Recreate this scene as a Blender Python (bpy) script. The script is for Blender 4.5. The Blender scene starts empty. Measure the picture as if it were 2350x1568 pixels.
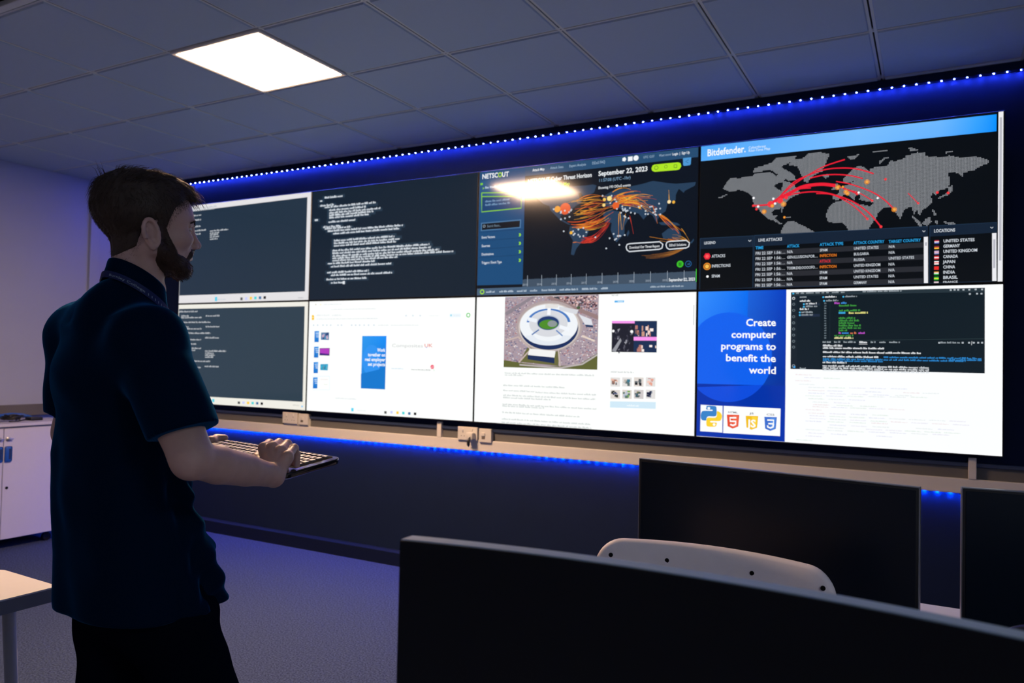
import bpy, bmesh, math, random
import numpy as np
from mathutils import Vector, Matrix

random.seed(7)
sc = bpy.context.scene
COL = sc.collection

# ------------------------------------------------------------------ camera
# floor z = 0, screens in the plane y = 0, x to the right along the video wall
CAMPOS = np.array([5.454364, -4.212991, 1.408490])
F_PX = 1764.026
YAW, PITCH, ROLL = -0.5022153, 0.0255511, 0.0211596


def cam_axes():
    cy, sy = math.cos(YAW), math.sin(YAW)
    cp, sp = math.cos(PITCH), math.sin(PITCH)
    f = np.array([sy * cp, cy * cp, sp])
    r = np.array([cy, -sy, 0.0])
    u = np.cross(r, f)
    cr, sr = math.cos(ROLL), math.sin(ROLL)
    return cr * r + sr * u, -sr * r + cr * u, f


AX_R, AX_U, AX_F = cam_axes()


def L(px, py, d):
    """world point seen at a spot of the 2350x1568 photograph, d metres along the optical axis"""
    return CAMPOS + (AX_F + AX_R * (px - 1175) / F_PX - AX_U * (py - 784) / F_PX) * d


cam_data = bpy.data.cameras.new('camera')
cam = bpy.data.objects.new('camera', cam_data)
COL.objects.link(cam)
cam_data.sensor_width = 36.0
cam_data.lens = 36.0 * F_PX / 2350.0
cam_data.clip_start = 0.05
cam_data.dof.use_dof = True
cam_data.dof.focus_distance = 1.85
cam_data.dof.aperture_fstop = 5.2
m = Matrix.Identity(4)
for i in range(3):
    m[i][0] = AX_R[i]
    m[i][1] = AX_U[i]
    m[i][2] = -AX_F[i]
    m[i][3] = CAMPOS[i]
cam.matrix_world = m
sc.camera = cam

# ------------------------------------------------------------------ world, exposure
w = bpy.data.worlds.new('world')
sc.world = w
w.use_nodes = True
w.node_tree.nodes['Background'].inputs[0].default_value = (0.02, 0.03, 0.06, 1)
w.node_tree.nodes['Background'].inputs[1].default_value = 0.02
sc.view_settings.view_transform = 'Standard'
sc.view_settings.look = 'None'
sc.view_settings.exposure = 0.0
sc.view_settings.gamma = 1.0
sc.view_settings.use_curve_mapping = False

# light levels (display-linear units)
PANEL_L = 130.0         # the lit ceiling panel; the added fill panel scales from it
SCREEN_L = 1.03         # a white page on a display
LED_TOP_L = 2900.0
LED_LOW_L = 6000.0


# ------------------------------------------------------------------ helpers
def s2l(c):
    return tuple(((v / 255.0) / 12.92 if v / 255.0 <= 0.04045 else ((v / 255.0 + 0.055) / 1.055) ** 2.4) for v in c)


MATS = {}


def mat(name, col, rough=0.6, spec=0.5, metal=0.0, noise=0.0, nscale=40.0, bump=0.0, bscale=200.0, sheen=0.0, coat=0.0,
        emit=None, estr=0.0, sss=0.0):
    if name in MATS:
        return MATS[name]
    mt = bpy.data.materials.new(name)
    mt.use_nodes = True
    nt = mt.node_tree
    b = nt.nodes['Principled BSDF']
    b.inputs['Base Color'].default_value = (*col, 1)
    b.inputs['Roughness'].default_value = rough
    b.inputs['Specular IOR Level'].default_value = spec
    b.inputs['Metallic'].default_value = metal
    b.inputs['Sheen Weight'].default_value = sheen
    b.inputs['Coat Weight'].default_value = coat
    if sss:
        b.inputs['Subsurface Weight'].default_value = sss
        b.inputs['Subsurface Radius'].default_value = (0.9, 0.35, 0.2)
        b.inputs['Subsurface Scale'].default_value = 0.006
    tc = nt.nodes.new('ShaderNodeTexCoord')
    if noise:
        n = nt.nodes.new('ShaderNodeTexNoise')
        n.inputs['Scale'].default_value = nscale
        n.inputs['Detail'].default_value = 6
        nt.links.new(tc.outputs['Object'], n.inputs['Vector'])
        mx = nt.nodes.new('ShaderNodeMix')
        mx.data_type = 'RGBA'
        mx.inputs[6].default_value = (*[v * (1 - noise) for v in col], 1)
        mx.inputs[7].default_value = (*[min(1, v * (1 + noise)) for v in col], 1)
        nt.links.new(n.outputs['Fac'], mx.inputs[0])
        nt.links.new(mx.outputs[2], b.inputs['Base Color'])
    if bump:
        n2 = nt.nodes.new('ShaderNodeTexNoise')
        n2.inputs['Scale'].default_value = bscale
        n2.inputs['Detail'].default_value = 4
        nt.links.new(tc.outputs['Object'], n2.inputs['Vector'])
        bp = nt.nodes.new('ShaderNodeBump')
        bp.inputs['Strength'].default_value = bump
        bp.inputs['Distance'].default_value = 0.002
        nt.links.new(n2.outputs['Fac'], bp.inputs['Height'])
        nt.links.new(bp.outputs[0], b.inputs['Normal'])
    if emit is not None:
        b.inputs['Emission Color'].default_value = (*emit, 1)
        b.inputs['Emission Strength'].default_value = estr
    MATS[name] = mt
    return mt


def screen_mat(name, sampled):
    """glossy dark panel whose picture (a colour attribute) glows"""
    mt = bpy.data.materials.new(name)
    mt.use_nodes = True
    nt = mt.node_tree
    b = nt.nodes['Principled BSDF']
    b.inputs['Base Color'].default_value = (0.004, 0.005, 0.006, 1)
    b.inputs['Roughness'].default_value = 0.10
    b.inputs['Specular IOR Level'].default_value = 0.42
    a = nt.nodes.new('ShaderNodeAttribute')
    a.attribute_name = 'picture'
    nt.links.new(a.outputs['Color'], b.inputs['Emission Color'])
    b.inputs['Emission Strength'].default_value = SCREEN_L
    mt.cycles.emission_sampling = 'FRONT' if sampled else 'NONE'
    return mt


class MB:
    """collects polygons for ONE mesh object"""

    def __init__(self):
        self.v, self.f, self.mi, self.c = [], [], [], []

    def add(self, vs, fs, mi=0):
        o = len(self.v)
        self.v += [tuple(p) for p in vs]
        for f in fs:
            self.f.append(tuple(i + o for i in f))
            self.mi.append(mi)

    def box(self, x0, x1, y0, y1, z0, z1, mi=0):
        vs = [(x, y, z) for z in (z0, z1) for y in (y0, y1) for x in (x0, x1)]
        fs = [(0, 2, 3, 1), (4, 5, 7, 6), (0, 1, 5, 4), (2, 6, 7, 3), (0, 4, 6, 2), (1, 3, 7, 5)]
        self.add(vs, fs, mi)

    def rbox(self, x0, x1, y0, y1, z0, z1, r=0.004, seg=2, mi=0, M=None):
        bm = bmesh.new()
        bmesh.ops.create_cube(bm, size=1.0)
        for v in bm.verts:
            v.co = Vector(((x0 + x1) / 2 + v.co.x * (x1 - x0), (y0 + y1) / 2 + v.co.y * (y1 - y0), (z0 + z1) / 2 + v.co.z * (z1 - z0)))
        bmesh.ops.bevel(bm, geom=bm.edges[:], offset=r, segments=seg, profile=0.5, affect='EDGES')
        self.bm(bm, mi, M)

    def bm(self, bm, mi=0, M=None):
        bm.verts.index_update()
        vs = [(M @ v.co) if M else v.co.copy() for v in bm.verts]
        self.add(vs, [[v.index for v in f.verts] for f in bm.faces], mi)
        bm.free()

    def prism(self, pts, axis_vec, mi=0):
        """closed outline (3-D points) extruded along axis_vec"""
        n = len(pts)
        a = [np.array(p, float) for p in pts]
        b = [p + np.array(axis_vec, float) for p in a]
        fs = [tuple(range(n))[::-1], tuple(range(n, 2 * n))]
        fs += [(i, (i + 1) % n, n + (i + 1) % n, n + i) for i in range(n)]
        self.add(a + b, fs, mi)

    def tube(self, path, rad, n=10, mi=0, cap=True):
        P = [Vector(p) for p in path]
        R = rad if hasattr(rad, '__len__') else [rad] * len(P)
        rings = []
        up = Vector((0, 0, 1))
        prev = None
        for i, p in enumerate(P):
            t = (P[min(i + 1, len(P) - 1)] - P[max(i - 1, 0)]).normalized()
            if prev is None:
                a = t.cross(up if abs(t.dot(up)) < 0.95 else Vector((1, 0, 0))).normalized()
            else:
                a = (prev - t * prev.dot(t)).normalized()
            prev = a
            b = t.cross(a)
            rings.append([p + (a * math.cos(2 * math.pi * k / n) + b * math.sin(2 * math.pi * k / n)) * R[i] for k in range(n)])
        vs = [q for r in rings for q in r]
        fs = []
        for i in range(len(P) - 1):
            for k in range(n):
                fs.append((i * n + k, i * n + (k + 1) % n, (i + 1) * n + (k + 1) % n, (i + 1) * n + k))
        if cap:
            fs.append(tuple(range(n))[::-1])
            fs.append(tuple((len(P) - 1) * n + k for k in range(n)))
        self.add(vs, fs, mi)

    def lathe(self, prof, n=24, center=(0, 0, 0), M=None, mi=0):
        vs = []
        for r, z in prof:
            for k in range(n):
                q = Vector((r * math.cos(2 * math.pi * k / n), r * math.sin(2 * math.pi * k / n), z))
                q = (M @ q) if M else q
                vs.append(q + Vector(center))
        fs = []
        for i in range(len(prof) - 1):
            for k in range(n):
                fs.append((i * n + k, i * n + (k + 1) % n, (i + 1) * n + (k + 1) % n, (i + 1) * n + k))
        fs.append(tuple(range(n))[::-1])
        fs.append(tuple((len(prof) - 1) * n + k for k in range(n)))
        self.add(vs, fs, mi)

    def build(self, name, mats, parent=None, smooth=False, origin=None):
        me = bpy.data.meshes.new(name)
        base = root_loc(parent) if parent else (Vector(origin) if origin is not None else Vector((0, 0, 0)))
        me.from_pydata([tuple(Vector(p) - base) for p in self.v], [], self.f)
        for mt in (mats if isinstance(mats, (list, tuple)) else [mats]):
            me.materials.append(mt)
        me.polygons.foreach_set('material_index', self.mi)
        if smooth:
            me.polygons.foreach_set('use_smooth', [True] * len(self.f))
        me.update()
        o = bpy.data.objects.new(name, me)
        COL.objects.link(o)
        if parent:
            o.parent = parent
        elif origin is not None:
            o.location = origin
        if smooth == 'auto':
            me.set_sharp_from_angle(angle=math.radians(35))
        return o


def root_loc(o):
    p = Vector((0, 0, 0))
    while o is not None:
        p = p + o.location
        o = o.parent
    return p


def thing(name, label, cat, loc=(0, 0, 0), group=None):
    o = bpy.data.objects.new(name, None)
    o.empty_display_size = 0.05
    COL.objects.link(o)
    o.location = loc
    return tag(o, label, cat, group)


def tag(o, label, cat, group=None):
    o['label'] = label
    o['category'] = cat
    if group:
        o['group'] = group
    return o


def struct(o):
    o['kind'] = 'structure'
    return o


# ------------------------------------------------------------------ materials
M_NAVY = mat('navy_wall_paint', (0.006, 0.015, 0.052), 0.7, 0.12, noise=0.12, nscale=8, bump=0.15, bscale=300)
M_GREYBAND = mat('grey_wall_paint', (0.135, 0.13, 0.13), 0.7, 0.3, noise=0.06, nscale=6, bump=0.1, bscale=300)
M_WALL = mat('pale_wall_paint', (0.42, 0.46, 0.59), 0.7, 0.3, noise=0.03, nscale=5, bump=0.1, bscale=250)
M_WALLDARK = mat('far_wall_paint', (0.56, 0.62, 0.70), 0.8, 0.3, noise=0.05, nscale=5)
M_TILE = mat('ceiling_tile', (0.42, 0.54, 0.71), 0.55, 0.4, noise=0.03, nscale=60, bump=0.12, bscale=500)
M_TBAR = mat('ceiling_grid_bar', (0.66, 0.70, 0.74), 0.4, 0.5)
M_GROOVE = mat('grid_groove', (0.02, 0.02, 0.024), 0.7, 0.2)
M_TRUNK = mat('trunking_plastic', (0.74, 0.70, 0.66), 0.45, 0.5, noise=0.02)
M_SOCKET = mat('socket_plastic', (0.70, 0.67, 0.63), 0.35, 0.5, noise=0.01)
M_BLACK = mat('black_plastic', (0.008, 0.008, 0.009), 0.4, 0.5, noise=0.2)
M_BEZEL = mat('black_bezel', (0.006, 0.007, 0.009), 0.32, 0.5, noise=0.1)
M_HOLE = mat('dark_hole', (0.004, 0.004, 0.004), 0.8, 0.2)
M_WHITE = mat('white_laminate', (0.60, 0.60, 0.68), 0.45, 0.45, noise=0.02)
M_METAL = mat('brushed_metal', (0.45, 0.46, 0.48), 0.35, 0.5, metal=0.8, noise=0.1, nscale=90)
M_STEEL = mat('painted_steel_leg', (0.42, 0.45, 0.50), 0.4, 0.5, metal=0.3, noise=0.05)
M_BLUEPL = mat('blue_plastic', (0.015, 0.10, 0.42), 0.4, 0.5, noise=0.1)


def carpet():
    mt = bpy.data.materials.new('carpet')
    mt.use_nodes = True
    nt = mt.node_tree
    b = nt.nodes['Principled BSDF']
    tc = nt.nodes.new('ShaderNodeTexCoord')
    n = nt.nodes.new('ShaderNodeTexNoise')
    n.inputs['Scale'].default_value = 120
    n.inputs['Detail'].default_value = 6
    n.inputs['Roughness'].default_value = 0.75
    nt.links.new(tc.outputs['Object'], n.inputs['Vector'])
    cr = nt.nodes.new('ShaderNodeValToRGB')
    cr.color_ramp.elements[0].position = 0.36
    cr.color_ramp.elements[0].color = (0.008, 0.014, 0.030, 1)
    cr.color_ramp.elements[1].position = 0.66
    cr.color_ramp.elements[1].color = (0.10, 0.135, 0.24, 1)
    nt.links.new(n.outputs['Fac'], cr.inputs[0])
    nt.links.new(cr.outputs[0], b.inputs['Base Color'])
    bp = nt.nodes.new('ShaderNodeBump')
    bp.inputs['Strength'].default_value = 0.6
    bp.inputs['Distance'].default_value = 0.004
    nt.links.new(n.outputs['Fac'], bp.inputs['Height'])
    nt.links.new(bp.outputs[0], b.inputs['Normal'])
    b.inputs['Roughness'].default_value = 0.95
    b.inputs['Specular IOR Level'].default_value = 0.1
    return mt


M_CARPET = carpet()
# ------------------------------------------------------------------ the room
XL, XR, YF, YW = -0.78, 8.2, -5.6, 0.05      # left, right, near end, video wall
ZC = 2.8566                                  # ceiling
RAIL_Z0, RAIL_Z1 = 0.953, 0.973
LOW_Z = 0.8255                                # below the trunking the wall is navy

b = MB()
b.box(XL - 0.1, XR + 0.1, YF - 0.1, YW + 0.1, -0.08, 0.0)
struct(b.build('floor', M_CARPET))

b = MB()
b.box(XL, XR, YW, YW + 0.1, RAIL_Z0, ZC + 0.05, 0)
b.box(XL, XR, YW, YW + 0.1, LOW_Z, RAIL_Z0, 1)
b.box(XL, XR, YW, YW + 0.1, 0.0, LOW_Z, 2)
struct(b.build('wall_back', [M_NAVY, M_GREYBAND, mat('dark_teal_wall_paint', (0.006, 0.015, 0.040), 0.6, 0.3, noise=0.12, nscale=8, bump=0.15, bscale=300)]))
b = MB()
b.box(XL - 0.1, XL, YF - 0.1, YW + 0.1, 0, ZC + 0.05)
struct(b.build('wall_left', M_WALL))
b = MB()
b.box(XR, XR + 0.1, YF - 0.1, YW + 0.1, 0, ZC + 0.05)
struct(b.build('wall_right', M_WALLDARK))
b = MB()
b.box(XL, XR, YF - 0.1, YF, 0, ZC + 0.05)
struct(b.build('wall_front', M_WALLDARK))
# rail that closes the navy upper wall
b = MB()
b.rbox(XL, XR, YW - 0.012, YW, RAIL_Z0, RAIL_Z1, 0.003, 2)
struct(b.build('trim_1', mat('rail_paint', (0.035, 0.055, 0.12), 0.4, 0.5, noise=0.05)))
# ceiling edge trim carrying the light strip
b = MB()
b.box(XL, XR, YW - 0.032, YW, 2.8185, ZC)
struct(b.build('trim_2', M_NAVY))
for nm, pts in (('baseboard_back', [(XL + .02, YW), (XL + .02, YW - .018), (XL + .02, YW - .018), (XL + .02, YW)]),):
    b = MB()
    b.prism([(XL, YW, 0), (XL, YW - 0.020, 0), (XL, YW - 0.020, 0.088), (XL, YW - 0.010, 0.100), (XL, YW - 0.006, 0.106), (XL, YW, 0.106)],
            (XR - XL, 0, 0))
    struct(b.build(nm, mat('navy_gloss_paint', (0.006, 0.010, 0.024), 0.36, 0.4, noise=0.1)))
b = MB()
b.prism([(XL, YF, 0), (XL, YF, 0.1), (XL + 0.012, YF, 0.1), (XL + 0.018, YF, 0.09), (XL + 0.018, YF, 0)], (0, YW - YF, 0))
struct(b.build('baseboard_left', M_NAVY))

# ceiling: 600 mm tiles in an exposed grid
GX0, GY0, GS = 2.2158207, -1.8111816, 0.6
PANEL_CELLS = [(0, 0), (8, -5)]  # second cell holds the added fill panel
VENT_CELL = (-1, -2)
b = MB()
b.box(XL - 0.1, XR + 0.1, YF - 0.1, YW + 0.1, ZC + 0.05, ZC + 0.12, 1)
i0, i1 = int(math.floor((XL - GX0) / GS)), int(math.ceil((XR - GX0) / GS))
j0, j1 = int(math.floor((YF - GY0) / GS)), int(math.ceil((YW - GY0) / GS))
TG = 0.0135
for i in range(i0, i1):
    for j in range(j0, j1):
        if (i, j) in PANEL_CELLS + [VENT_CELL]:
            continue
        x0, x1 = max(GX0 + i * GS + TG, XL), min(GX0 + (i + 1) * GS - TG, XR)
        y0, y1 = max(GY0 + j * GS + TG, YF), min(GY0 + (j + 1) * GS - TG, YW)
        if x1 - x0 < 0.02 or y1 - y0 < 0.02:
            continue
        e = 0.006
        lo = [(x0 + e, y0 + e, ZC), (x1 - e, y0 + e, ZC), (x1 - e, y1 - e, ZC), (x0 + e, y1 - e, ZC)]
        hi = [(x0, y0, ZC + .010), (x1, y0, ZC + .010), (x1, y1, ZC + .010), (x0, y1, ZC + .010)]
        b.add(lo + hi, [(3, 2, 1, 0), (0, 1, 5, 4), (1, 2, 6, 5), (2, 3, 7, 6), (3, 0, 4, 7), (4, 5, 6, 7)], 0)
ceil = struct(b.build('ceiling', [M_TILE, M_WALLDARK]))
b = MB()
for i in range(i0, i1 + 1):
    x = GX0 + i * GS
    if XL + 0.01 < x < XR - 0.01:
        for s in (-1, 1):
            b.box(x + s * 0.0095 - 0.0058, x + s * 0.0095 + 0.0058, YF, YW, ZC + 0.006, ZC + 0.02, 0)
        b.box(x - 0.004, x + 0.004, YF, YW, ZC + 0.014, ZC + 0.02, 1)
for j in range(j0, j1 + 1):
    y = GY0 + j * GS
    if YF + 0.01 < y < YW - 0.01:
        for s in (-1, 1):
            b.box(XL, XR, y + s * 0.0095 - 0.0058, y + s * 0.0095 + 0.0058, ZC + 0.0064, ZC + 0.0204, 0)
        b.box(XL, XR, y - 0.004, y + 0.004, ZC + 0.0144, ZC + 0.0204, 1)
b.build('ceiling_grid', [M_TBAR, M_GROOVE], ceil)

# ceiling panels: the visible lit one, and an unseen fill added behind the camera
fw = 0.020
zt, zb = ZC + 0.03, ZC - 0.006
M_LFRAME = mat('light_frame', (0.75, 0.73, 0.70), 0.4, 0.5)
M_DIFF = mat('panel_diffuser', (0.8, 0.78, 0.74), 0.5, 0.3, emit=(1.0, 0.64, 0.385), estr=PANEL_L)
M_DIFF_DIM = mat('panel_diffuser_dimmed', (0.8, 0.78, 0.74), 0.5, 0.3, emit=(0.86, 0.93, 1.0), estr=PANEL_L * 0.13)  # added fill, brightens the surfaces that face the camera
for (ci, cj), lab in zip(PANEL_CELLS, ('square lit ceiling panel glowing warm white, upper left of the picture',
                                       'dimmed ceiling panel behind the photographer, outside the picture')):
    x0, y0 = GX0 + ci * GS + 0.004, GY0 + cj * GS + 0.004
    x1, y1 = x0 + GS - 0.008, y0 + GS - 0.008
    pl = thing('ceiling_light', lab, 'ceiling light', ((x0 + x1) / 2, (y0 + y1) / 2, ZC))
    b = MB()
    o4 = [(x0, y0), (x1, y0), (x1, y1), (x0, y1)]
    i4 = [(x0 + fw, y0 + fw), (x1 - fw, y0 + fw), (x1 - fw, y1 - fw), (x0 + fw, y1 - fw)]
    m4 = [(x0 + .006, y0 + .006), (x1 - .006, y0 + .006), (x1 - .006, y1 - .006), (x0 + .006, y1 - .006)]
    rings = [[(x, y, zt) for x, y in o4], [(x, y, zb + .003) for x, y in o4], [(x, y, zb) for x, y in m4], [(x, y, zb + 0.0026) for x, y in i4], [(x, y, zt) for x, y in i4]]
    vs = [p for r_ in rings for p in r_]
    b.add(vs, [(r_ * 4 + k, r_ * 4 + (k + 1) % 4, ((r_ + 1) % 5) * 4 + (k + 1) % 4, ((r_ + 1) % 5) * 4 + k) for r_ in range(5) for k in range(4)])
    b.build('frame', M_LFRAME, pl)
    b = MB()
    b.rbox(x0 + fw - .002, x1 - fw + .002, y0 + fw - .002, y1 - fw + .002, zb + 0.0028, ZC + 0.012, 0.0015, 1)
    b.build('diffuser', M_DIFF if ci == 0 else M_DIFF_DIM, pl)

# ventilation grille in the ceiling, mostly out of the frame
vx, vy = GX0 + VENT_CELL[0] * GS, GY0 + VENT_CELL[1] * GS
vt = thing('ceiling_vent', 'square ceiling air vent with dark slots at the top left corner', 'vent', (vx + 0.3, vy + 0.3, ZC))
b = MB()
for (a0, a1, c0, c1) in ((0.012, .588, .012, .05), (.012, .588, .55, .588), (.012, .05, .05, .55), (.55, .588, .05, .55)):
    b.rbox(vx + a0, vx + a1, vy + c0, vy + c1, ZC - 0.004, ZC + 0.02, 0.002, 1)
b.build('frame', M_TBAR, vt)
b = MB()
b.box(vx + .04, vx + .56, vy + .04, vy + .56, ZC + 0.022, ZC + 0.03)
b.build('backing', M_HOLE, vt)
for k in range(5):
    b = MB()
    yy = vy + 0.10 + k * 0.1
    b.rbox(vx + .05, vx + .55, yy - .018, yy + .018, ZC + 0.0, ZC + 0.008, 0.002, 1)
    b.build('slat', M_TBAR, vt)

# blue light strips
M_LED_T = mat('led_upper', (0.1, 0.1, 0.2), 0.4, 0.5, emit=(0.055, 0.10, 1.0), estr=LED_TOP_L)
M_LED_B = mat('led_lower', (0.1, 0.1, 0.2), 0.4, 0.5, emit=(0.0, 0.075, 1.0), estr=LED_LOW_L)
M_TAPE = mat('led_tape', (0.02, 0.03, 0.08), 0.5, 0.4)


def led_mesh(name, m_, r=0.0031):
    bm = bmesh.new()
    bmesh.ops.create_cone(bm, cap_ends=True, segments=10, radius1=r * 0.72, radius2=r, depth=0.0016)
    me = bpy.data.meshes.new(name)
    bm.to_mesh(me)
    bm.free()
    me.materials.append(m_)
    me.polygons.foreach_set('use_smooth', [True] * len(me.polygons))
    return me


def led_strip(label, x0, n, step, y, z, m_, extra):
    """n single lights; `extra` more at the far left end, hidden behind the man, as one part"""
    r = thing('led_light_strip', label, 'light strip', (x0, y, z))
    b = MB()
    b.box(x0 - 0.03 - extra * step, x0 + (n - 1) * step + 0.03, y - 0.005, y + 0.005, z, z + 0.0008)
    b.build('tape', M_TAPE, r)
    me = led_mesh('led', m_)
    for k in range(n):
        o = bpy.data.objects.new('led', me)
        COL.objects.link(o)
        o.parent = r
        o.location = (k * step, 0, 0)
    b = MB()
    for k in range(1, extra + 1):
        b.add([Vector(v.co) + Vector((x0 - k * step, y, z)) for v in me.vertices], [tuple(p.vertices) for p in me.polygons])
    q = b.build('distant_leds', m_, r)
    q['kind'] = 'stuff'


led_strip('string of bright blue lights along the ceiling above the video wall', 0.447, 100, 0.0541, YW - 0.020, 2.8162, M_LED_T, 19)
led_strip('string of blue lights under the beige trunking below the screens', 0.385, 98, 0.0553, YW - 0.007, 0.8250, M_LED_B, 18)

# cable trunking on the back wall, with two drops from the screens
b = MB()
b.rbox(XL + 0.02, XR - 0.02, YW - 0.022, YW - 0.0005, LOW_Z, 0.8963, 0.003, 2)
ct = b.build('cable_trunking', M_TRUNK, origin=(2.5, YW, 0.85))
tag(ct, 'long beige horizontal cable trunking running under the video wall', 'cable trunking')
for (xc, lab) in ((2.590, 'short upright beige trunking left of the lower sockets with the plug'),
                  (5.617, 'short upright grey trunking below the rightmost display, behind a monitor')):
    b = MB()
    b.rbox(xc - 0.0165, xc + 0.0165, YW - 0.025, YW - 0.0005, 0.8965, 0.998, 0.002, 2)
    tag(b.build('trunking_drop', M_TRUNK, origin=(xc, YW, 0.9)), lab, 'cable trunking', 'upright trunking drops')
# pale upright strip on the left wall and trunking along it
b = MB()
b.rbox(XL, XL + 0.03, -0.29, -0.21, 0.99, 2.82, 0.004, 2)
tag(b.build('upright_trunking', M_WALL, origin=(XL, -0.25, 1.5)), 'pale upright trunking on the purple side wall by the corner', 'cable trunking')
b = MB()
b.rbox(XL, XL + 0.05, -3.0, 0.0, 0.905, 0.99, 0.004, 2)
tag(b.build('side_wall_trunking', M_GREYBAND, origin=(XL, -1, .95)), 'grey horizontal trunking on the side wall above the storage cabinet', 'cable trunking')


def socket(x0, x1, z0, z1, label, double):
    o = thing('double_socket' if double else 'outlet_plate', label, 'socket', ((x0 + x1) / 2, YW, (z0 + z1) / 2),
              'wall sockets under the screens')
    yb = YW - 0.0225
    b = MB()
    b.box(x0 + .004, x1 - .004, yb - 0.004, yb - 0.0003, z0 + .004, z1 - .004)
    if z1 > 0.9:
        b.box(x0 + .004, x1 - .004, yb - 0.0003, YW - 0.0005, 0.8968, z1 - .004)
    b.build('back_box', M_SOCKET, o)
    b = MB()
    b.rbox(x0, x1, yb - 0.013, yb - 0.004, z0, z1, 0.003, 2)
    b.build('faceplate', M_SOCKET, o)
    yf = yb - 0.0132
    h = z1 - z0
    if double:
        for s in (0, 1):
            cx = x0 + (x1 - x0) * (0.27 + 0.46 * s)
            b = MB()
            for (dx, dz, a, c) in ((0, .012, .004, .006), (-.011, -.012, .006, .004), (.011, -.012, .006, .004)):
                b.box(cx + dx - a / 2, cx + dx + a / 2, yf - .0006, yf + .002, z0 + h * .45 + dz - c / 2, z0 + h * .45 + dz + c / 2)
            b.build('pin_holes', M_HOLE, o)
            b = MB()
            b.rbox(cx + (-.006 if s else -.006), cx + .006, yf - .004, yf + .001, z1 - .026, z1 - .010, .0015, 1)
            b.build('rocker', M_SOCKET, o)
    else:
        cx = (x0 + x1) / 2 - 0.012
        b = MB()
        b.rbox(cx - .013, cx + .013, yf - .005, yf + .001, z0 + h * .45, z0 + h * .72, .002, 1)
        b.build('rocker', M_SOCKET, o)
        b = MB()
        b.box(cx - .012, cx + .012, yf - .0008, yf + .001, z0 + h * .24, z0 + h * .42)
        b.build('port', mat('port_shadow', (.16, .13, .11), .7), o)
    return o


socket(2.744, 2.893, 0.892, 0.978, 'double wall socket with a pale plug pushed in on the right', True)
socket(2.905, 2.996, 0.8865, 0.974, 'single wall plate right of the socket with the plug', False)
socket(1.189, 1.337, 0.910, 0.993, 'empty double wall socket above the typing hand', True)
socket(1.351, 1.442, 0.908, 0.989, 'single wall plate right of the empty double socket', False)
pg = thing('power_plug', 'pale plug with a short dark lead hanging from the double socket', 'plug', (2.854, YW, 0.908))
b = MB()
b.rbox(2.832, 2.880, YW - 0.078, YW - 0.0362, 0.900, 0.946, 0.006, 2)
b.build('plug_body', M_SOCKET, pg, smooth='auto')
b = MB()
b.tube([(2.864, YW - 0.07, 0.923), (2.865, YW - .090, .908), (2.864, YW - .094, .888), (2.860, YW - .088, .870), (2.854, YW - .075, .858)],
       [.003, .006, .010, .010, .004], 10)
b.build('lead', M_BLACK, pg, smooth=True)
# ------------------------------------------------------------------ the video wall
SW, SH = 1.435, 0.8093
SZ = 1.82                        # height of the seam between the two rows
M_SCR = screen_mat('screen_picture', True)
M_SCR2 = screen_mat('screen_picture_detail', False)
_TXT = {}


def text_mesh(s, bold=0.0):
    """flat glyph polygons of a line of text: vertices (x, y) with cap height 1, triangles"""
    key = (s, bold)
    if key in _TXT:
        return _TXT[key]
    cu = bpy.data.curves.new('t', 'FONT')
    cu.body = s
    cu.resolution_u = 2
    cu.offset = bold
    o = bpy.data.objects.new('t', cu)
    me = bpy.data.meshes.new_from_object(o)
    v = np.array([p.co[:2] for p in me.vertices]) if len(me.vertices) else np.zeros((0, 2))
    f = [tuple(p.vertices) for p in me.polygons]
    bpy.data.objects.remove(o)
    bpy.data.curves.remove(cu)
    bpy.data.meshes.remove(me)
    v = v / 0.729
    _TXT[key] = (v, f)
    return _TXT[key]


def homography(src, dst):
    A, B = [], []
    for (x, y), (u, v) in zip(src, dst):
        A.append([x, y, 1, 0, 0, 0, -u * x, -u * y])
        A.append([0, 0, 0, x, y, 1, -v * x, -v * y])
        B += [u, v]
    h = np.linalg.solve(np.array(A, float), np.array(B, float))
    return np.append(h, 1).reshape(3, 3)


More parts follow.
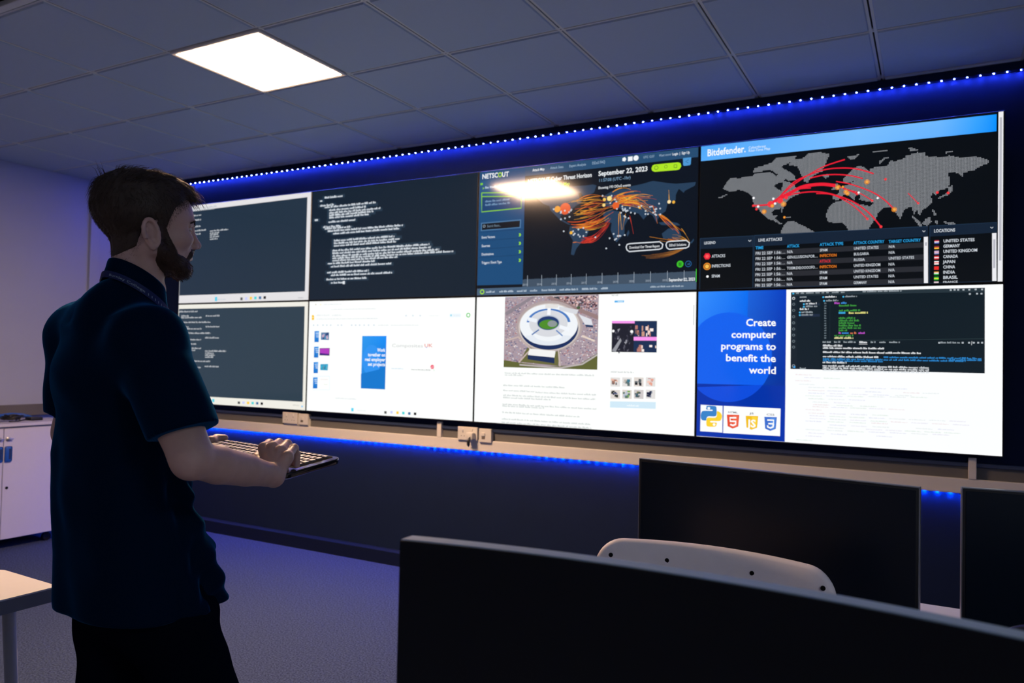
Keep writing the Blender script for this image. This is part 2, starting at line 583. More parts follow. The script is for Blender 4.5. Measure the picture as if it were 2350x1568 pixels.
class Screen:
    """the picture of one display. Marks are given where the photo shows them, relative to that display's four corners"""

    def __init__(self, col, row, corners, base, zoom=None):
        self.x0, self.z0 = col * SW + 0.0065, SZ + (row - 1) * SH + 0.0065
        self.w, self.h = SW - 0.013, SH - 0.013
        self.H = homography(corners, [(0, self.h), (self.w, self.h), (self.w, 0), (0, 0)])
        self.zoom = zoom or (0, 0, 1.0)
        self.v, self.f, self.col, self.mi = [], [], [], []
        self.lay = 0
        self.poly_uv([(0, 0), (self.w, 0), (self.w, self.h), (0, self.h)], base)
        self.rng = random.Random(col * 10 + row)

    def p(self, x, y):
        ox, oy, k = self.zoom
        q = self.H @ np.array([ox + x * k, oy + y * k, 1.0])
        return q[0] / q[2], q[1] / q[2]

    def poly_uv(self, pts, c, lay=None, lin=False, faces=None, k=1.0, cols=None):
        if lay is not None:
            self.lay = lay
        o = len(self.v)
        self.np = getattr(self, 'np', 0) + 1
        y = -0.00025 * self.lay - 0.00001 * (self.np % 23)
        pts = [(min(max(q[0], 0.0), self.w), min(max(q[1], 0.0), self.h)) for q in pts]
        self.v += [(self.x0 + u, y, self.z0 + v) for u, v in pts]
        cc = tuple(a * k for a in (c if lin else s2l(c)))
        self.col += cols if cols else [cc] * len(pts)
        fs = faces if faces is not None else [tuple(range(len(pts)))]
        us = [q[0] for q in pts]
        vs = [q[1] for q in pts]
        big = faces is None and (max(us) - min(us)) * (max(vs) - min(vs)) > 0.03
        for f in fs:
            self.f.append(tuple(i + o for i in f))
            self.mi.append(0 if big else 1)

    def poly(self, pts, c, lay=1, **k):
        self.poly_uv([self.p(*q) for q in pts], c, lay, **k)

    def grad(self, pts, cs, lay=1):
        """four corners with a colour each (a soft gradient in the picture), subdivided"""
        P = [np.array(self.p(*q)) for q in pts]
        C = [np.array(s2l(c)) for c in cs]
        n = 8
        vs, cc, fs = [], [], []
        for j in range(n + 1):
            for i in range(n + 1):
                a, b_ = i / n, j / n
                vs.append(tuple((P[0] * (1 - a) + P[1] * a) * (1 - b_) + (P[3] * (1 - a) + P[2] * a) * b_))
                cc.append(tuple((C[0] * (1 - a) + C[1] * a) * (1 - b_) + (C[3] * (1 - a) + C[2] * a) * b_))
        for j in range(n):
            for i in range(n):
                q = j * (n + 1) + i
                fs.append((q, q + 1, q + n + 2, q + n + 1))
        self.poly_uv(vs, (0, 0, 0), lay, faces=fs, cols=cc)

    def rect(self, x0, y0, x1, y1, c, lay=1, **k):
        """upright rectangle on the panel from the photo spots of two opposite corners"""
        a, b_ = self.p(x0, y0), self.p(x1, y1)
        u0, u1 = min(a[0], b_[0]), max(a[0], b_[0])
        v0, v1 = min(a[1], b_[1]), max(a[1], b_[1])
        self.poly_uv([(u0, v0), (u1, v0), (u1, v1), (u0, v1)], c, lay, **k)

    def disc(self, x, y, r, c, lay=2, n=20, ry=None, **k):
        a, b_ = self.p(x, y), self.p(x + r, y)
        ru = abs(b_[0] - a[0])
        rv = ru if ry is None else abs(self.p(x, y + ry)[1] - a[1])
        self.poly_uv([(a[0] + ru * math.cos(t * 2 * math.pi / n), a[1] + rv * math.sin(t * 2 * math.pi / n)) for t in range(n)], c, lay, **k)

    def ring(self, x, y, r, t, c, lay=2, n=24, ry=None, a0=0, a1=360):
        a, b_ = self.p(x, y), self.p(x + r, y)
        ru = abs(b_[0] - a[0])
        rv = ru if ry is None else abs(self.p(x, y + ry)[1] - a[1])
        q = 1 - t / r
        vs, fs = [], []
        for i in range(n + 1):
            th = math.radians(a0 + (a1 - a0) * i / n)
            vs += [(a[0] + ru * math.cos(th), a[1] + rv * math.sin(th)), (a[0] + q * ru * math.cos(th), a[1] + q * rv * math.sin(th))]
            if i:
                fs.append((2 * i - 2, 2 * i, 2 * i + 1, 2 * i - 1))
        self.poly_uv(vs, c, lay, faces=fs)

    def line(self, pts, wd, c, lay=3, taper=None, k=1.0):
        P = [np.array(self.p(*q)) for q in pts]
        sc_ = abs(self.p(pts[0][0] + wd, pts[0][1])[0] - P[0][0]) / 2
        vs, fs = [], []
        for i, p in enumerate(P):
            t = P[min(i + 1, len(P) - 1)] - P[max(i - 1, 0)]
            t = t / (np.linalg.norm(t) + 1e-9)
            nn = np.array([-t[1], t[0]]) * sc_ * (taper[i] if taper else 1)
            vs += [tuple(p + nn), tuple(p - nn)]
            if i:
                fs.append((2 * i - 2, 2 * i - 1, 2 * i + 1, 2 * i))
        self.poly_uv(vs, c, lay, faces=fs, k=k)

    def frame(self, x0, y0, x1, y1, t, c, lay=2):
        self.line([(x0, y0), (x1, y0)], t, c, lay)
        self.line([(x1, y0), (x1, y1)], t, c, lay)
        self.line([(x1, y1), (x0, y1)], t, c, lay)
        self.line([(x0, y1), (x0, y0)], t, c, lay)

    def text(self, s, x, y, hpx, c, wpx=None, align='l', lay=4, bold=0.0, slope=0.0, k=1.0):
        """text whose left (or right) baseline end is at a photo spot, cap height hpx"""
        v, f = text_mesh(s, bold)
        if not len(v):
            return
        a = self.p(x, y)
        hh = abs(self.p(x, y - hpx)[1] - a[1])
        wid = v[:, 0].max()
        sx = hh
        if wpx:
            sg = 1 if align == 'l' else -1
            sx = abs(self.p(x + sg * wpx, y + sg * wpx * slope)[0] - a[0]) / wid
        off = {'l': 0, 'r': -wid * sx, 'c': -wid * sx / 2}[align]
        self.poly_uv([(a[0] + off + q[0] * sx, a[1] + q[1] * hh) for q in v], c, lay, faces=f, k=k)

    def words(self, x0, y0, x1, y1, hpx, c, lay=3, gap=0.5, wl=(1.2, 5.0), k=1.0):
        """an unreadable line of writing: little blocks in word lengths"""
        a, b_ = self.p(x0, y0), self.p(x1, y1)
        h = abs(self.p(x0, y0 - hpx)[1] - a[1])
        u = min(a[0], b_[0])
        end = max(a[0], b_[0])
        v = a[1]
        while u < end:
            ln = min(self.rng.uniform(*wl) * h, end - u)
            # letters of a word: thin blocks of two heights
            q = u
            while q < u + ln - 1e-6:
                lw = h * self.rng.choice((0.42, 0.5, 0.6))
                hh = h * self.rng.choice((0.62, 0.66, 0.7, 1.0, 0.95))
                q2 = min(q + lw, u + ln)
                self.poly_uv([(q, v), (q2, v), (q2, v + hh), (q, v + hh)], c, lay, k=k)
                q = q2 + h * 0.12
            u += ln + gap * h

    def build(self, label, extra_parts=()):
        xc = self.x0 + self.w / 2
        o = thing('display', label, 'screen', (xc, 0.0, self.z0), 'video wall displays')
        x0, z0 = self.x0 - 0.0065, self.z0 - 0.0065
        b_ = MB()
        g = 0.0008
        b_.rbox(x0 + g, x0 + SW - g, 0.0005, 0.040, z0 + g, z0 + SH - g, 0.003, 1)
        b_.build('housing', M_BEZEL, o)
        b_ = MB()
        b_.box(x0 + .35, x0 + SW - .35, 0.0405, 0.0497, z0 + .2, z0 + SH - .2)
        b_.build('wall_mount', M_BLACK, o)
        me = bpy.data.meshes.new('picture')
        me.from_pydata([(q[0] - xc, q[1], q[2] - self.z0) for q in self.v], [], self.f)
        me.materials.append(M_SCR)
        me.materials.append(M_SCR2)
        me.polygons.foreach_set('material_index', self.mi)
        at = me.attributes.new('picture', 'FLOAT_COLOR', 'POINT')
        at.data.foreach_set('color', [q for c_ in self.col for q in (*c_, 1.0)])
        me.update()
        p = bpy.data.objects.new('picture', me)
        COL.objects.link(p)
        p.parent = o
        # all picture polygons face the room
        flip = [q.index for q in me.polygons if q.normal.y > 0]
        if flip:
            bm = bmesh.new()
            bm.from_mesh(me)
            bm.faces.ensure_lookup_table()
            bmesh.ops.reverse_faces(bm, faces=[bm.faces[i] for i in flip])
            bm.to_mesh(me)
            bm.free()
        return o


def taskbar(s, pts, cols, sz):
    for (x, y), c in zip(pts, cols):
        s.rect(x - sz / 2, y - sz * .6, x + sz / 2, y + sz * .6, c, 3)


TASKC = [(90, 90, 90), (200, 205, 250), (250, 205, 70), (70, 210, 215), (60, 110, 160), (15, 15, 20)]
TERM = (34, 50, 66)

# ---- upper row, first: terminal window
s = Screen(0, 1, [(421, 478), (713, 440), (705, 685), (416, 693)], (226, 224, 226))
s.poly([(421, 490.5), (704, 452), (697.5, 666), (417, 676)], TERM, 1)
for (xa, ya, xb, yb) in ((445, 483.5, 499, 477), (445, 488, 493, 482), (446, 499, 464, 497), (446, 509.5, 464, 507.5), (446, 524, 463, 522.5),
                         (446, 533.5, 475, 530), (446, 541, 463, 539), (484, 533, 525, 529.5), (484, 538, 504, 536), (484, 542, 502, 540),
                         (484, 546.5, 504, 544.5), (484, 551.5, 501, 549.5), (425, 487, 442, 485), (424, 502, 440, 500), (424, 536, 440, 534)):
    s.words(xa, ya, xb, yb, 3.6, (190, 195, 200))
s.rect(496, 679, 500.5, 688, (80, 205, 235), 3)
taskbar(s, [(555, 683), (565.5, 682.5), (576, 681.5), (586, 681), (596.5, 680.5), (607, 680)], TASKC, 5)
s.words(501, 686, 520, 685, 3, (200, 205, 215))
s.words(682, 682, 695, 681, 3, (190, 190, 195))
s.build('top row, leftmost display showing a slate terminal window behind the man\'s profile')

# ---- upper row, second: dark editor
s = Screen(1, 1, [(717, 438), (1090, 392), (1088, 671), (709, 684)], (17, 32, 47))
k = (400, 420, 700 / 2033)


def code_rows(s, rows, hpx, c, halo=None):
    for (xa, ya, xb, yb) in rows:
        X = lambda q: 400 + q * k[2]
        Y = lambda q: 420 + q * k[2]
        if halo:
            s.poly([(X(xa - 14), Y(ya - hpx * 3.6)), (X(xb + 14), Y(yb - hpx * 3.6)), (X(xb + 14), Y(yb + 6)), (X(xa - 14), Y(ya + 6))], halo, 1)
        s.words(X(xa), Y(ya), X(xb), Y(yb), hpx, c)


rows = [(1000, 97, 1118, 80), (970, 118, 985, 115), (970, 150, 1060, 140), (1000, 160, 1335, 135), (1030, 178, 1270, 155), (1030, 196, 1365, 168),
        (1030, 212, 1320, 190), (1030, 228, 1290, 205), (1025, 256, 1200, 240), (990, 290, 1105, 275), (1000, 300, 1175, 287), (1020, 316, 1515, 275),
        (1055, 332, 1490, 297), (1060, 378, 1460, 335), (1060, 396, 1495, 350), (1060, 412, 1470, 370), (1050, 444, 1690, 385), (1050, 462, 1700, 400),
        (1050, 480, 1755, 420), (1050, 495, 1850, 450), (1050, 510, 1480, 478), (1020, 530, 1335, 515), (1040, 550, 1440, 528), (1015, 590, 1290, 572),
        (1040, 608, 1445, 582), (1010, 636, 1275, 628), (1040, 658, 1130, 650), (935, 245, 955, 242)]
code_rows(s, rows, 4.6, (214, 221, 228), halo=(36, 55, 72))
s.rect(400 + 1118 * k[2], 420 + 640 * k[2], 400 + 1132 * k[2], 420 + 660 * k[2], (225, 230, 235), 4)
s.build('top row, second display from the left with rows of white code on black')

# ---- upper row, third: attack map with orange arcs
zk = 540 / 2350
s = Screen(2, 1, [(1099, 391), (1604, 338), (1603.5, 660.5), (1093, 672)], (8, 17, 29), (1080, 340, zk))
s.poly([(85, 222), (2278, -5), (2278, 90), (85, 310)], (38, 76, 112), 1)
s.poly([(85, 225), (545, 178), (522, 1335), (58, 1345)], (24, 74, 120), 1)
s.poly([(85, 310), (540, 268), (530, 560), (78, 620)], (28, 82, 130), 1)
s.poly([(56, 1378), (2280, 1305), (2280, 1393), (54, 1446)], (72, 96, 122), 1)
s.poly([(522, 1290), (2272, 1215), (2272, 1318), (520, 1362)], (64, 80, 98), 1)
LAND = (38, 62, 88)
for pg_ in ([(650, 470), (760, 400), (900, 380), (1050, 365), (1150, 360), (1230, 350), (1265, 360), (1240, 430), (1180, 460), (1130, 470), (1110, 430),
             (1080, 440), (1100, 500), (1120, 530), (1060, 560), (1010, 600), (980, 650), (930, 640), (900, 660), (930, 700), (1010, 745), (985, 745),
             (900, 700), (850, 650), (800, 600), (790, 560), (730, 540)],
            [(1000, 760), (1070, 760), (1140, 780), (1195, 800), (1160, 880), (1100, 940), (1065, 985), (1040, 1050), (1010, 1040), (1030, 900), (985, 830)],
            [(1330, 640), (1400, 600), (1500, 620), (1560, 680), (1590, 690), (1550, 760), (1550, 840), (1500, 890), (1470, 925), (1440, 880), (1410, 800),
             (1420, 730), (1350, 720)],
            [(1330, 560), (1370, 500), (1330, 470), (1400, 430), (1480, 390), (1560, 400), (1620, 370), (1720, 350), (1830, 320), (1960, 340), (2060, 350),
             (2260, 335), (2250, 370), (2150, 420), (2140, 440), (2090, 400), (2060, 460), (2060, 510), (1980, 540), (1960, 620), (1900, 660), (1870, 730),
             (1830, 660), (1790, 640), (1740, 700), (1690, 640), (1640, 630), (1560, 610), (1500, 590), (1430, 580), (1380, 570)],
            [(1925, 840), (1990, 790), (2050, 785), (2100, 810), (2125, 870), (2085, 905), (2020, 890), (1940, 890)], [(1570, 840), (1590, 800), (1600, 830), (1580, 870)],
            [(2210, 930), (2245, 890), (2250, 905), (2225, 940)], [(1890, 730), (1990, 720), (2080, 735), (2110, 760), (2040, 760), (1920, 755)]):
    s.poly(pg_, LAND, 1)
rg = random.Random(3)
HUB = [(950, 580), (1400, 490), (1455, 565), (1870, 650), (2000, 525), (1110, 880), (2205, 930), (1500, 610), (1590, 590), (1720, 590), (1345, 560)]


def arc(a, b_, lift, wd, c, t0=0.0, t1=1.0, kk=1.0):
    pts = []
    for i in range(15):
        t = t0 + (t1 - t0) * i / 14
        pts.append((a[0] + (b_[0] - a[0]) * t, a[1] + (b_[1] - a[1]) * t - lift * 4 * t * (1 - t)))
    s.line(pts, wd, c, 3, taper=[0.35 + 0.65 * math.sin(math.pi * min(1, (i + 1) / 9)) for i in range(15)], k=kk)


OR = [(230, 150, 40), (222, 120, 34), (206, 80, 34), (200, 140, 48), (236, 170, 60), (190, 55, 40)]
for i in range(46):       # Europe - east
    a = (1400 + rg.uniform(-40, 90), 500 + rg.uniform(-30, 90))
    b_ = (rg.uniform(1650, 1960), rg.uniform(450, 680))
    arc(a, b_, rg.uniform(20, 90), rg.uniform(5, 9), rg.choice(OR), rg.uniform(0, .35), rg.uniform(.5, 1))
for i in range(26):       # across the ocean
    a = (990 + rg.uniform(-30, 60), 570 + rg.uniform(-40, 130))
    b_ = (1400 + rg.uniform(-40, 60), 520 + rg.uniform(-40, 60))
    arc(a, b_, rg.uniform(-80, 90), rg.uniform(4, 8), rg.choice(OR), rg.uniform(0, .5), rg.uniform(.55, 1))
for i in range(24):       # south
    a = (1020 + rg.uniform(-90, 150), 730 + rg.uniform(-30, 60))
    b_ = (1420 + rg.uniform(-30, 60), 590 + rg.uniform(-40, 90))
    arc(a, b_, rg.uniform(-70, -20), rg.uniform(5, 9), rg.choice(OR), rg.uniform(0, .4), rg.uniform(.6, 1))
for i in range(12):
    arc((1100 + rg.uniform(0, 60), 930 - rg.uniform(0, 60)), (1410 + rg.uniform(-20, 20), 720 + rg.uniform(-60, 20)), rg.uniform(-90, -30), rg.uniform(5, 8),
        rg.choice([(190, 45, 40), (200, 60, 40)]), 0, rg.uniform(.8, 1))
for i in range(14):       # far south-east fan
    arc((2205, 930), (rg.uniform(1760, 2010), 850 + rg.uniform(0, 60)), rg.uniform(-30, 40), rg.uniform(4, 8), rg.choice(OR[:4]), 0, rg.uniform(.5, 1))
for i in range(10):
    arc((2150, 990), (rg.uniform(1700, 1900), 1045 + rg.uniform(-10, 40)), rg.uniform(-30, -5), rg.uniform(4, 7), (150, 95, 40), 0, 1)
for i in range(7):
    arc((1880 + rg.uniform(0, 30), 650), (2060 + rg.uniform(-20, 130), 800 + rg.uniform(0, 60)), rg.uniform(-10, 40), rg.uniform(5, 8), rg.choice(OR), 0, 1)
for (a, b_) in (((1600, 660), (1640, 840)), ((1500, 620), (1520, 800)), ((1490, 640), (1490, 880)), ((1995, 520), (1990, 410)), ((1560, 640), (1530, 800)),
                ((1030, 925), (1105, 930)), ((2120, 790), (2205, 920)), ((1830, 560), (1880, 740))):
    arc(a, b_, 8, 7, rg.choice(OR))
s.disc(950, 588, 54, (228, 92, 48), 4)
s.disc(872, 592, 30, (236, 158, 50), 4)
s.disc(1395, 490, 24, (252, 226, 140), 4)
s.disc(1345, 500, 16, (244, 196, 90), 4)
s.disc(1340, 555, 16, (248, 214, 130), 4)
s.disc(1460, 560, 34, (226, 96, 40), 4)
s.disc(1995, 527, 18, (250, 224, 170), 4)
s.disc(2040, 530, 15, (236, 176, 60), 4)
s.disc(1012, 826, 15, (240, 180, 60), 4)
s.disc(1700, 582, 12, (240, 180, 60), 4)
for i in range(70):
    cx, cy = rg.choice([(1400, 500), (1500, 600), (1600, 620), (1740, 590), (1110, 840), (1850, 620), (960, 640), (1480, 880), (1900, 580)])
    x, y = cx + rg.gauss(0, 60), cy + rg.gauss(0, 38)
    s.disc(x, y, 8, (225, 232, 240), 5, 10)
    s.disc(x, y, 3.5, (70, 90, 110), 6, 8)
WT = (238, 243, 247)
s.text('NETSC', 108, 288, 48, WT, 160, slope=-.08, bold=.025)
s.text('O', 268, 272, 48, (170, 222, 40), 42, slope=-.08, bold=.03)
s.text('UT', 308, 269, 48, WT, 70, slope=-.08, bold=.025)
s.text('Attack Map', 618, 218, 26, WT, 120, slope=-.08, bold=.015)
s.text('Attack Stats', 798, 198, 26, (165, 190, 212), 130, slope=-.08)
s.text('Expert Analysis', 988, 180, 26, (165, 190, 212), 168, slope=-.08)
s.text('DDoS FAQ', 1218, 155, 28, (165, 190, 212), 130, slope=-.08)
s.disc(1540, 107, 22, WT, 4, 5)
s.rect(1578, 126, 1624, 78, WT, 4)
s.disc(1658, 95, 26, WT, 4)
s.text('UTC 12:57', 1732, 100, 24, (165, 190, 212), 110, slope=-.08)
s.text('Want more?', 1888, 84, 24, (165, 190, 212), 122, slope=-.08)
s.text('Login  |  Sign Up', 2022, 72, 26, WT, 172, slope=-.06, bold=.015)
s.text('NETSCOUT Cyber Threat Horizon', 570, 336, 42, WT, 645, slope=-.085, bold=.02)
s.text('Real-Time DDoS Attack Map', 570, 392, 32, (170, 222, 40), 425, slope=-.085, bold=.01)
s.text('September 22, 2023', 1282, 268, 48, WT, 492, slope=-.085, bold=.02)
s.text('11:57:08 (UTC -1hr)', 1284, 328, 32, (130, 170, 205), 320, slope=-.085)
s.text('Showing 193 DDoS events', 1282, 398, 26, WT, 325, slope=-.08, bold=.01)
s.poly([(1845, 160), (2080, 140), (2105, 150), (2112, 180), (2095, 208), (2070, 216), (1845, 232), (1820, 220), (1814, 196), (1825, 170)], (172, 226, 34), 3)
s.ring(1862, 192, 20, 4, (50, 90, 40), 4)
s.ring(1958, 182, 16, 3, (50, 90, 40), 4)
s.frame(2040, 164, 2068, 192, 4, (50, 90, 40), 4)
s.poly([(2128, 100), (2210, 92), (2206, 160), (2196, 170), (2140, 176), (2130, 168)], (76, 150, 210), 3)
s.line([(2185, 115), (2155, 134), (2182, 148)], 5, (30, 80, 130), 4)
s.rect(90, 350, 116, 326, (120, 200, 50), 3)
s.text('>', 112, 394, 26, (150, 215, 40), lay=4, bold=.03)
s.words(140, 384, 290, 372, 22, (170, 195, 215))
s.frame(104, 462, 505, 425, 9, (130, 200, 50), 3)
s.line([(104, 462), (104, 614), (505, 578), (505, 425)], 9, (130, 200, 50), 3)
s.poly([(110, 470), (500, 432), (500, 570), (110, 606)], (20, 64, 112), 2)
s.words(140, 520, 385, 492, 20, (110, 150, 185))
s.words(140, 555, 390, 527, 20, (110, 150, 185))
s.poly([(98, 722), (505, 690), (502, 774), (96, 804)], (74, 118, 160), 2)
s.poly([(108, 732), (493, 702), (490, 766), (106, 794)], (12, 18, 28), 3)
s.ring(130, 756, 12, 3, (180, 200, 215), 5)
s.text('Search filters...', 160, 768, 26, (120, 145, 165), 138, slope=-.06)
for i, (t, wd) in enumerate((('Event Vectors', 135), ('Sources', 85), ('Destinations', 122), ('Triggers / Event Type', 205))):
    y = 880 + i * 84
    s.text(t, 104, y, 26, (225, 233, 240), wd, slope=-.04, bold=.01)
    s.text('»', 482, y - 22, 44, (150, 222, 40), 24, bold=.03)
    s.line([(75, y - 62), (530, y - 92)], 3, (14, 50, 88), 3)
for (xa, ya, xb, yb, xt) in ((1600, 938, 1905, 920, 'Download Our Threat Report'), (2000, 918, 2172, 908, 'DDoS Solutions')):
    pad = 32
    q = [(xa, ya), (xb, yb), (xb + pad, yb + 26), (xb + 24, yb + 62), (xb, yb + 74), (xa, ya + 78), (xa - 22, ya + 62), (xa - pad, ya + 34), (xa - 22, ya + 8)]
    s.poly(q, (14, 20, 30), 5)
    s.line(q + [q[0]], 11, (216, 222, 228), 6)
    s.text(xt, xa, ya + 50, 26, (230, 234, 238), xb - xa, slope=-.04, lay=7, bold=.012)
s.disc(2112, 1142, 34, (60, 190, 40), 3)
s.rect(2100, 1160, 2108, 1124, (14, 40, 20), 4)
s.rect(2116, 1160, 2124, 1124, (14, 40, 20), 4)
s.ring(2195, 1140, 32, 6, (40, 100, 160), 3)
s.text('›I', 2182, 1152, 24, (60, 130, 190), 24)
for i, (x, yr) in enumerate(((572, '2013'), (716, '2014'), (866, '2015'), (1016, '2016'), (1168, '2017'), (1328, '2018'), (1488, '2019'), (1650, '2020'), (1816, '2021'), (1986, '2022'), (2154, '2023'))):
    yb = 1356 - (x - 572) * .028
    s.line([(x, yb), (x, yb - 108)], 4, (170, 182, 194), 3)
    s.text(yr, x - 50, yb - 6, 20, (170, 182, 194), 46, slope=-.03)
for i in range(110):
    x = 530 + i * 15.8
    y0_ = 1290 - (x - 522) * .043
    s.poly([(x, y0_ + 6), (x + 15, y0_ + 5), (x + 11, y0_ - rg.uniform(0, 9)), (x + 4, y0_ - rg.uniform(0, 9))], (64, 80, 98), 1)
s.rect(2272, 1318, 2284, 1190, (70, 210, 60), 3)
s.text('September 22, 2023', 2000, 1312, 30, WT, 262, slope=-.03, bold=.02)
s.ring(110, 1410, 22, 9, (160, 220, 50), 3)
for (xa, xb) in ((150, 245), (285, 430), (465, 562), (598, 680), (716, 858), (898, 1085), (1125, 1280), (1318, 1388)):
    s.words(xa, 1420 - (xa - 150) * .026, xb, 1420 - (xb - 150) * .026, 20, (175, 190, 205))
s.words(1815, 1374, 2150, 1366, 16, (170, 185, 198))
s.build('top row, third display with orange attack arcs over a dark world map')

# ---- upper row, fourth: dotted world map with red arcs
zk = 720 / 2350
s = Screen(3, 1, [(1614.5, 336), (2297, 262), (2298.5, 645), (1613.5, 657)], (6, 10, 14), (1600, 250, zk))
HT = lambda x: 280 - (x - 50) * 220 / 2172
HB = lambda x: 388 - (x - 50) * 203 / 2172
HC = [(50, (74, 164, 244), (88, 172, 250)), (600, (100, 176, 252), (104, 180, 254)), (1200, (120, 188, 255), (116, 184, 255)), (1800, (108, 182, 255), (100, 176, 255)), (2060, (60, 164, 255), (50, 158, 255)), (2222, (4, 146, 255), (0, 140, 255))]
for (xa, ca, cb), (xb, cc, cd) in zip(HC, HC[1:]):
    s.grad([(xa, HT(xa)), (xb, HT(xb)), (xb, HB(xb)), (xa, HB(xa))], [ca, cc, cd, cb], 1)
CONT = [[(215, 590), (230, 560), (270, 510), (330, 515), (380, 505), (430, 500), (450, 480), (500, 475), (560, 470), (600, 500), (640, 480), (680, 500), (660, 545),
         (600, 560), (590, 580), (640, 610), (650, 580), (660, 540), (700, 545), (730, 560), (760, 600), (790, 630), (740, 650), (700, 670), (680, 700), (655, 750),
         (650, 775), (640, 740), (600, 745), (575, 765), (580, 790), (620, 790), (600, 810), (640, 850), (690, 850), (640, 858), (590, 830), (540, 810), (500, 770),
         (470, 740), (440, 725), (435, 660), (410, 630), (370, 610), (330, 600), (290, 615), (260, 610), (230, 600)],
        [(430, 480), (445, 440), (520, 420), (570, 400), (600, 370), (690, 360), (750, 355), (740, 375), (700, 405), (640, 430), (660, 450), (700, 470), (740, 500),
         (750, 530), (700, 540), (650, 500), (600, 480), (560, 455), (500, 465)],
        [(690, 420), (730, 380), (800, 370), (840, 335), (930, 330), (1000, 345), (980, 380), (960, 430), (940, 470), (880, 500), (850, 530), (835, 555), (810, 540),
         (785, 490), (760, 430)],
        [(940, 500), (980, 490), (1000, 505), (970, 522)],
        [(650, 930), (640, 910), (660, 870), (690, 835), (740, 835), (790, 860), (850, 890), (890, 915)],
        [(990, 840), (975, 800), (980, 760), (1010, 710), (1050, 690), (1120, 680), (1150, 690), (1200, 710), (1260, 720), (1300, 730), (1310, 760), (1350, 800),
         (1345, 812), (1310, 860), (1290, 897), (1140, 907), (1120, 870), (1090, 850), (1030, 850)],
        [(1020, 670), (1020, 640), (1060, 640), (1075, 600), (1100, 580), (1150, 560), (1175, 545), (1110, 560), (1090, 530), (1150, 470), (1200, 430), (1250, 440),
         (1285, 470), (1300, 450), (1340, 440), (1420, 430), (1440, 395), (1480, 400), (1540, 380), (1560, 360), (1640, 335), (1700, 340), (1700, 365), (1800, 370),
         (1840, 370), (1880, 360), (1960, 375), (2060, 370), (2130, 380), (2172, 405), (2160, 420), (2110, 440), (2060, 470), (1980, 490), (1970, 540), (1960, 500),
         (1900, 480), (1870, 490), (1885, 560), (1870, 600), (1800, 620), (1780, 650), (1760, 635), (1740, 660), (1760, 700), (1720, 740), (1685, 755), (1660, 800),
         (1640, 760), (1620, 790), (1600, 740), (1580, 735), (1540, 770), (1520, 825), (1490, 790), (1470, 745), (1430, 740), (1395, 740), (1340, 800), (1310, 760),
         (1290, 730), (1330, 700), (1250, 690), (1210, 680), (1230, 650), (1190, 640), (1185, 690), (1130, 640), (1100, 640), (1060, 690)],
        [(1012, 605), (1035, 560), (1060, 560), (1070, 605)], [(1785, 672), (1830, 655), (1875, 628), (1872, 595), (1900, 575), (1900, 620), (1875, 650), (1800, 678)],
        [(1355, 430), (1360, 400), (1400, 370), (1450, 365), (1400, 385), (1370, 420)], [(1120, 365), (1150, 360), (1215, 345), (1190, 375), (1150, 390)],
        [(1610, 800), (1690, 872), (1660, 880), (1610, 815)], [(1680, 860), (1700, 830), (1740, 810), (1750, 850), (1720, 875)], [(1745, 740), (1765, 760), (1790, 800), (1770, 800)],
        [(1770, 840), (1800, 835), (1790, 865)], [(1820, 840), (1880, 850), (1960, 860), (1870, 868)], [(1305, 328), (1430, 315), (1420, 325), (1340, 335)], [(1575, 300), (1600, 300), (1650, 320), (1590, 325)],
        [(1840, 340), (1870, 328), (1935, 335), (1850, 345)], [(170, 660), (260, 625), (210, 658)], [(640, 800), (735, 800), (700, 806), (660, 806)], [(265, 810), (285, 825), (280, 820)]]


def inside(x, y, pg_):
    c_ = False
    n = len(pg_)
    for i in range(n):
        xa, ya = pg_[i]
        xb, yb = pg_[i - 1]
        if (ya > y) != (yb > y) and x < (xb - xa) * (y - ya) / (yb - ya) + xa:
            c_ = not c_
    return c_


DOTS_V, DOTS_F = [], []
a0 = s.p(50, 388)
du, dv = s.w / 232.0, s.w / 232.0
Hinv = np.linalg.inv(s.H)
BB = [(min(q[0] for q in g), max(q[0] for q in g), min(q[1] for q in g), max(q[1] for q in g), g) for g in CONT]
nu = int(s.w / du)
for iu in range(4, nu - 4):
    for iv in range(int(0.26 * s.h / dv), int(0.93 * s.h / dv)):
        u, v = iu * du, iv * dv
        q = Hinv @ np.array([u, v, 1.0])
        X, Y = (q[0] / q[2] - 1600) / zk, (q[1] / q[2] - 250) / zk
        if any(b0 <= X <= b1 and b2 <= Y <= b3 and inside(X, Y, g) for b0, b1, b2, b3, g in BB):
            o_ = len(DOTS_V)
            e = du * 0.34
            DOTS_V += [(u - e, v - e), (u + e, v - e), (u + e, v + e), (u - e, v + e)]
            DOTS_F.append((o_, o_ + 1, o_ + 2, o_ + 3))
s.poly_uv(DOTS_V, (158, 162, 168), 1, faces=DOTS_F)
RD = (232, 30, 52)


def rarc(pts, w0, kk=1.0):
    # smooth the measured arc
    P = [np.array(q, float) for q in pts]
    out = []
    for i in range(len(P) - 1):
        p0, p1, p2, p3 = P[max(i - 1, 0)], P[i], P[i + 1], P[min(i + 2, len(P) - 1)]
        for j in range(8):
            t = j / 8
            out.append(tuple(0.5 * (2 * p1 + (p2 - p0) * t + (2 * p0 - 5 * p1 + 4 * p2 - p3) * t * t + (3 * p1 - p0 - 3 * p2 + p3) * t ** 3)))
    out.append(tuple(P[-1]))
    s.line(out, w0, RD, 4)


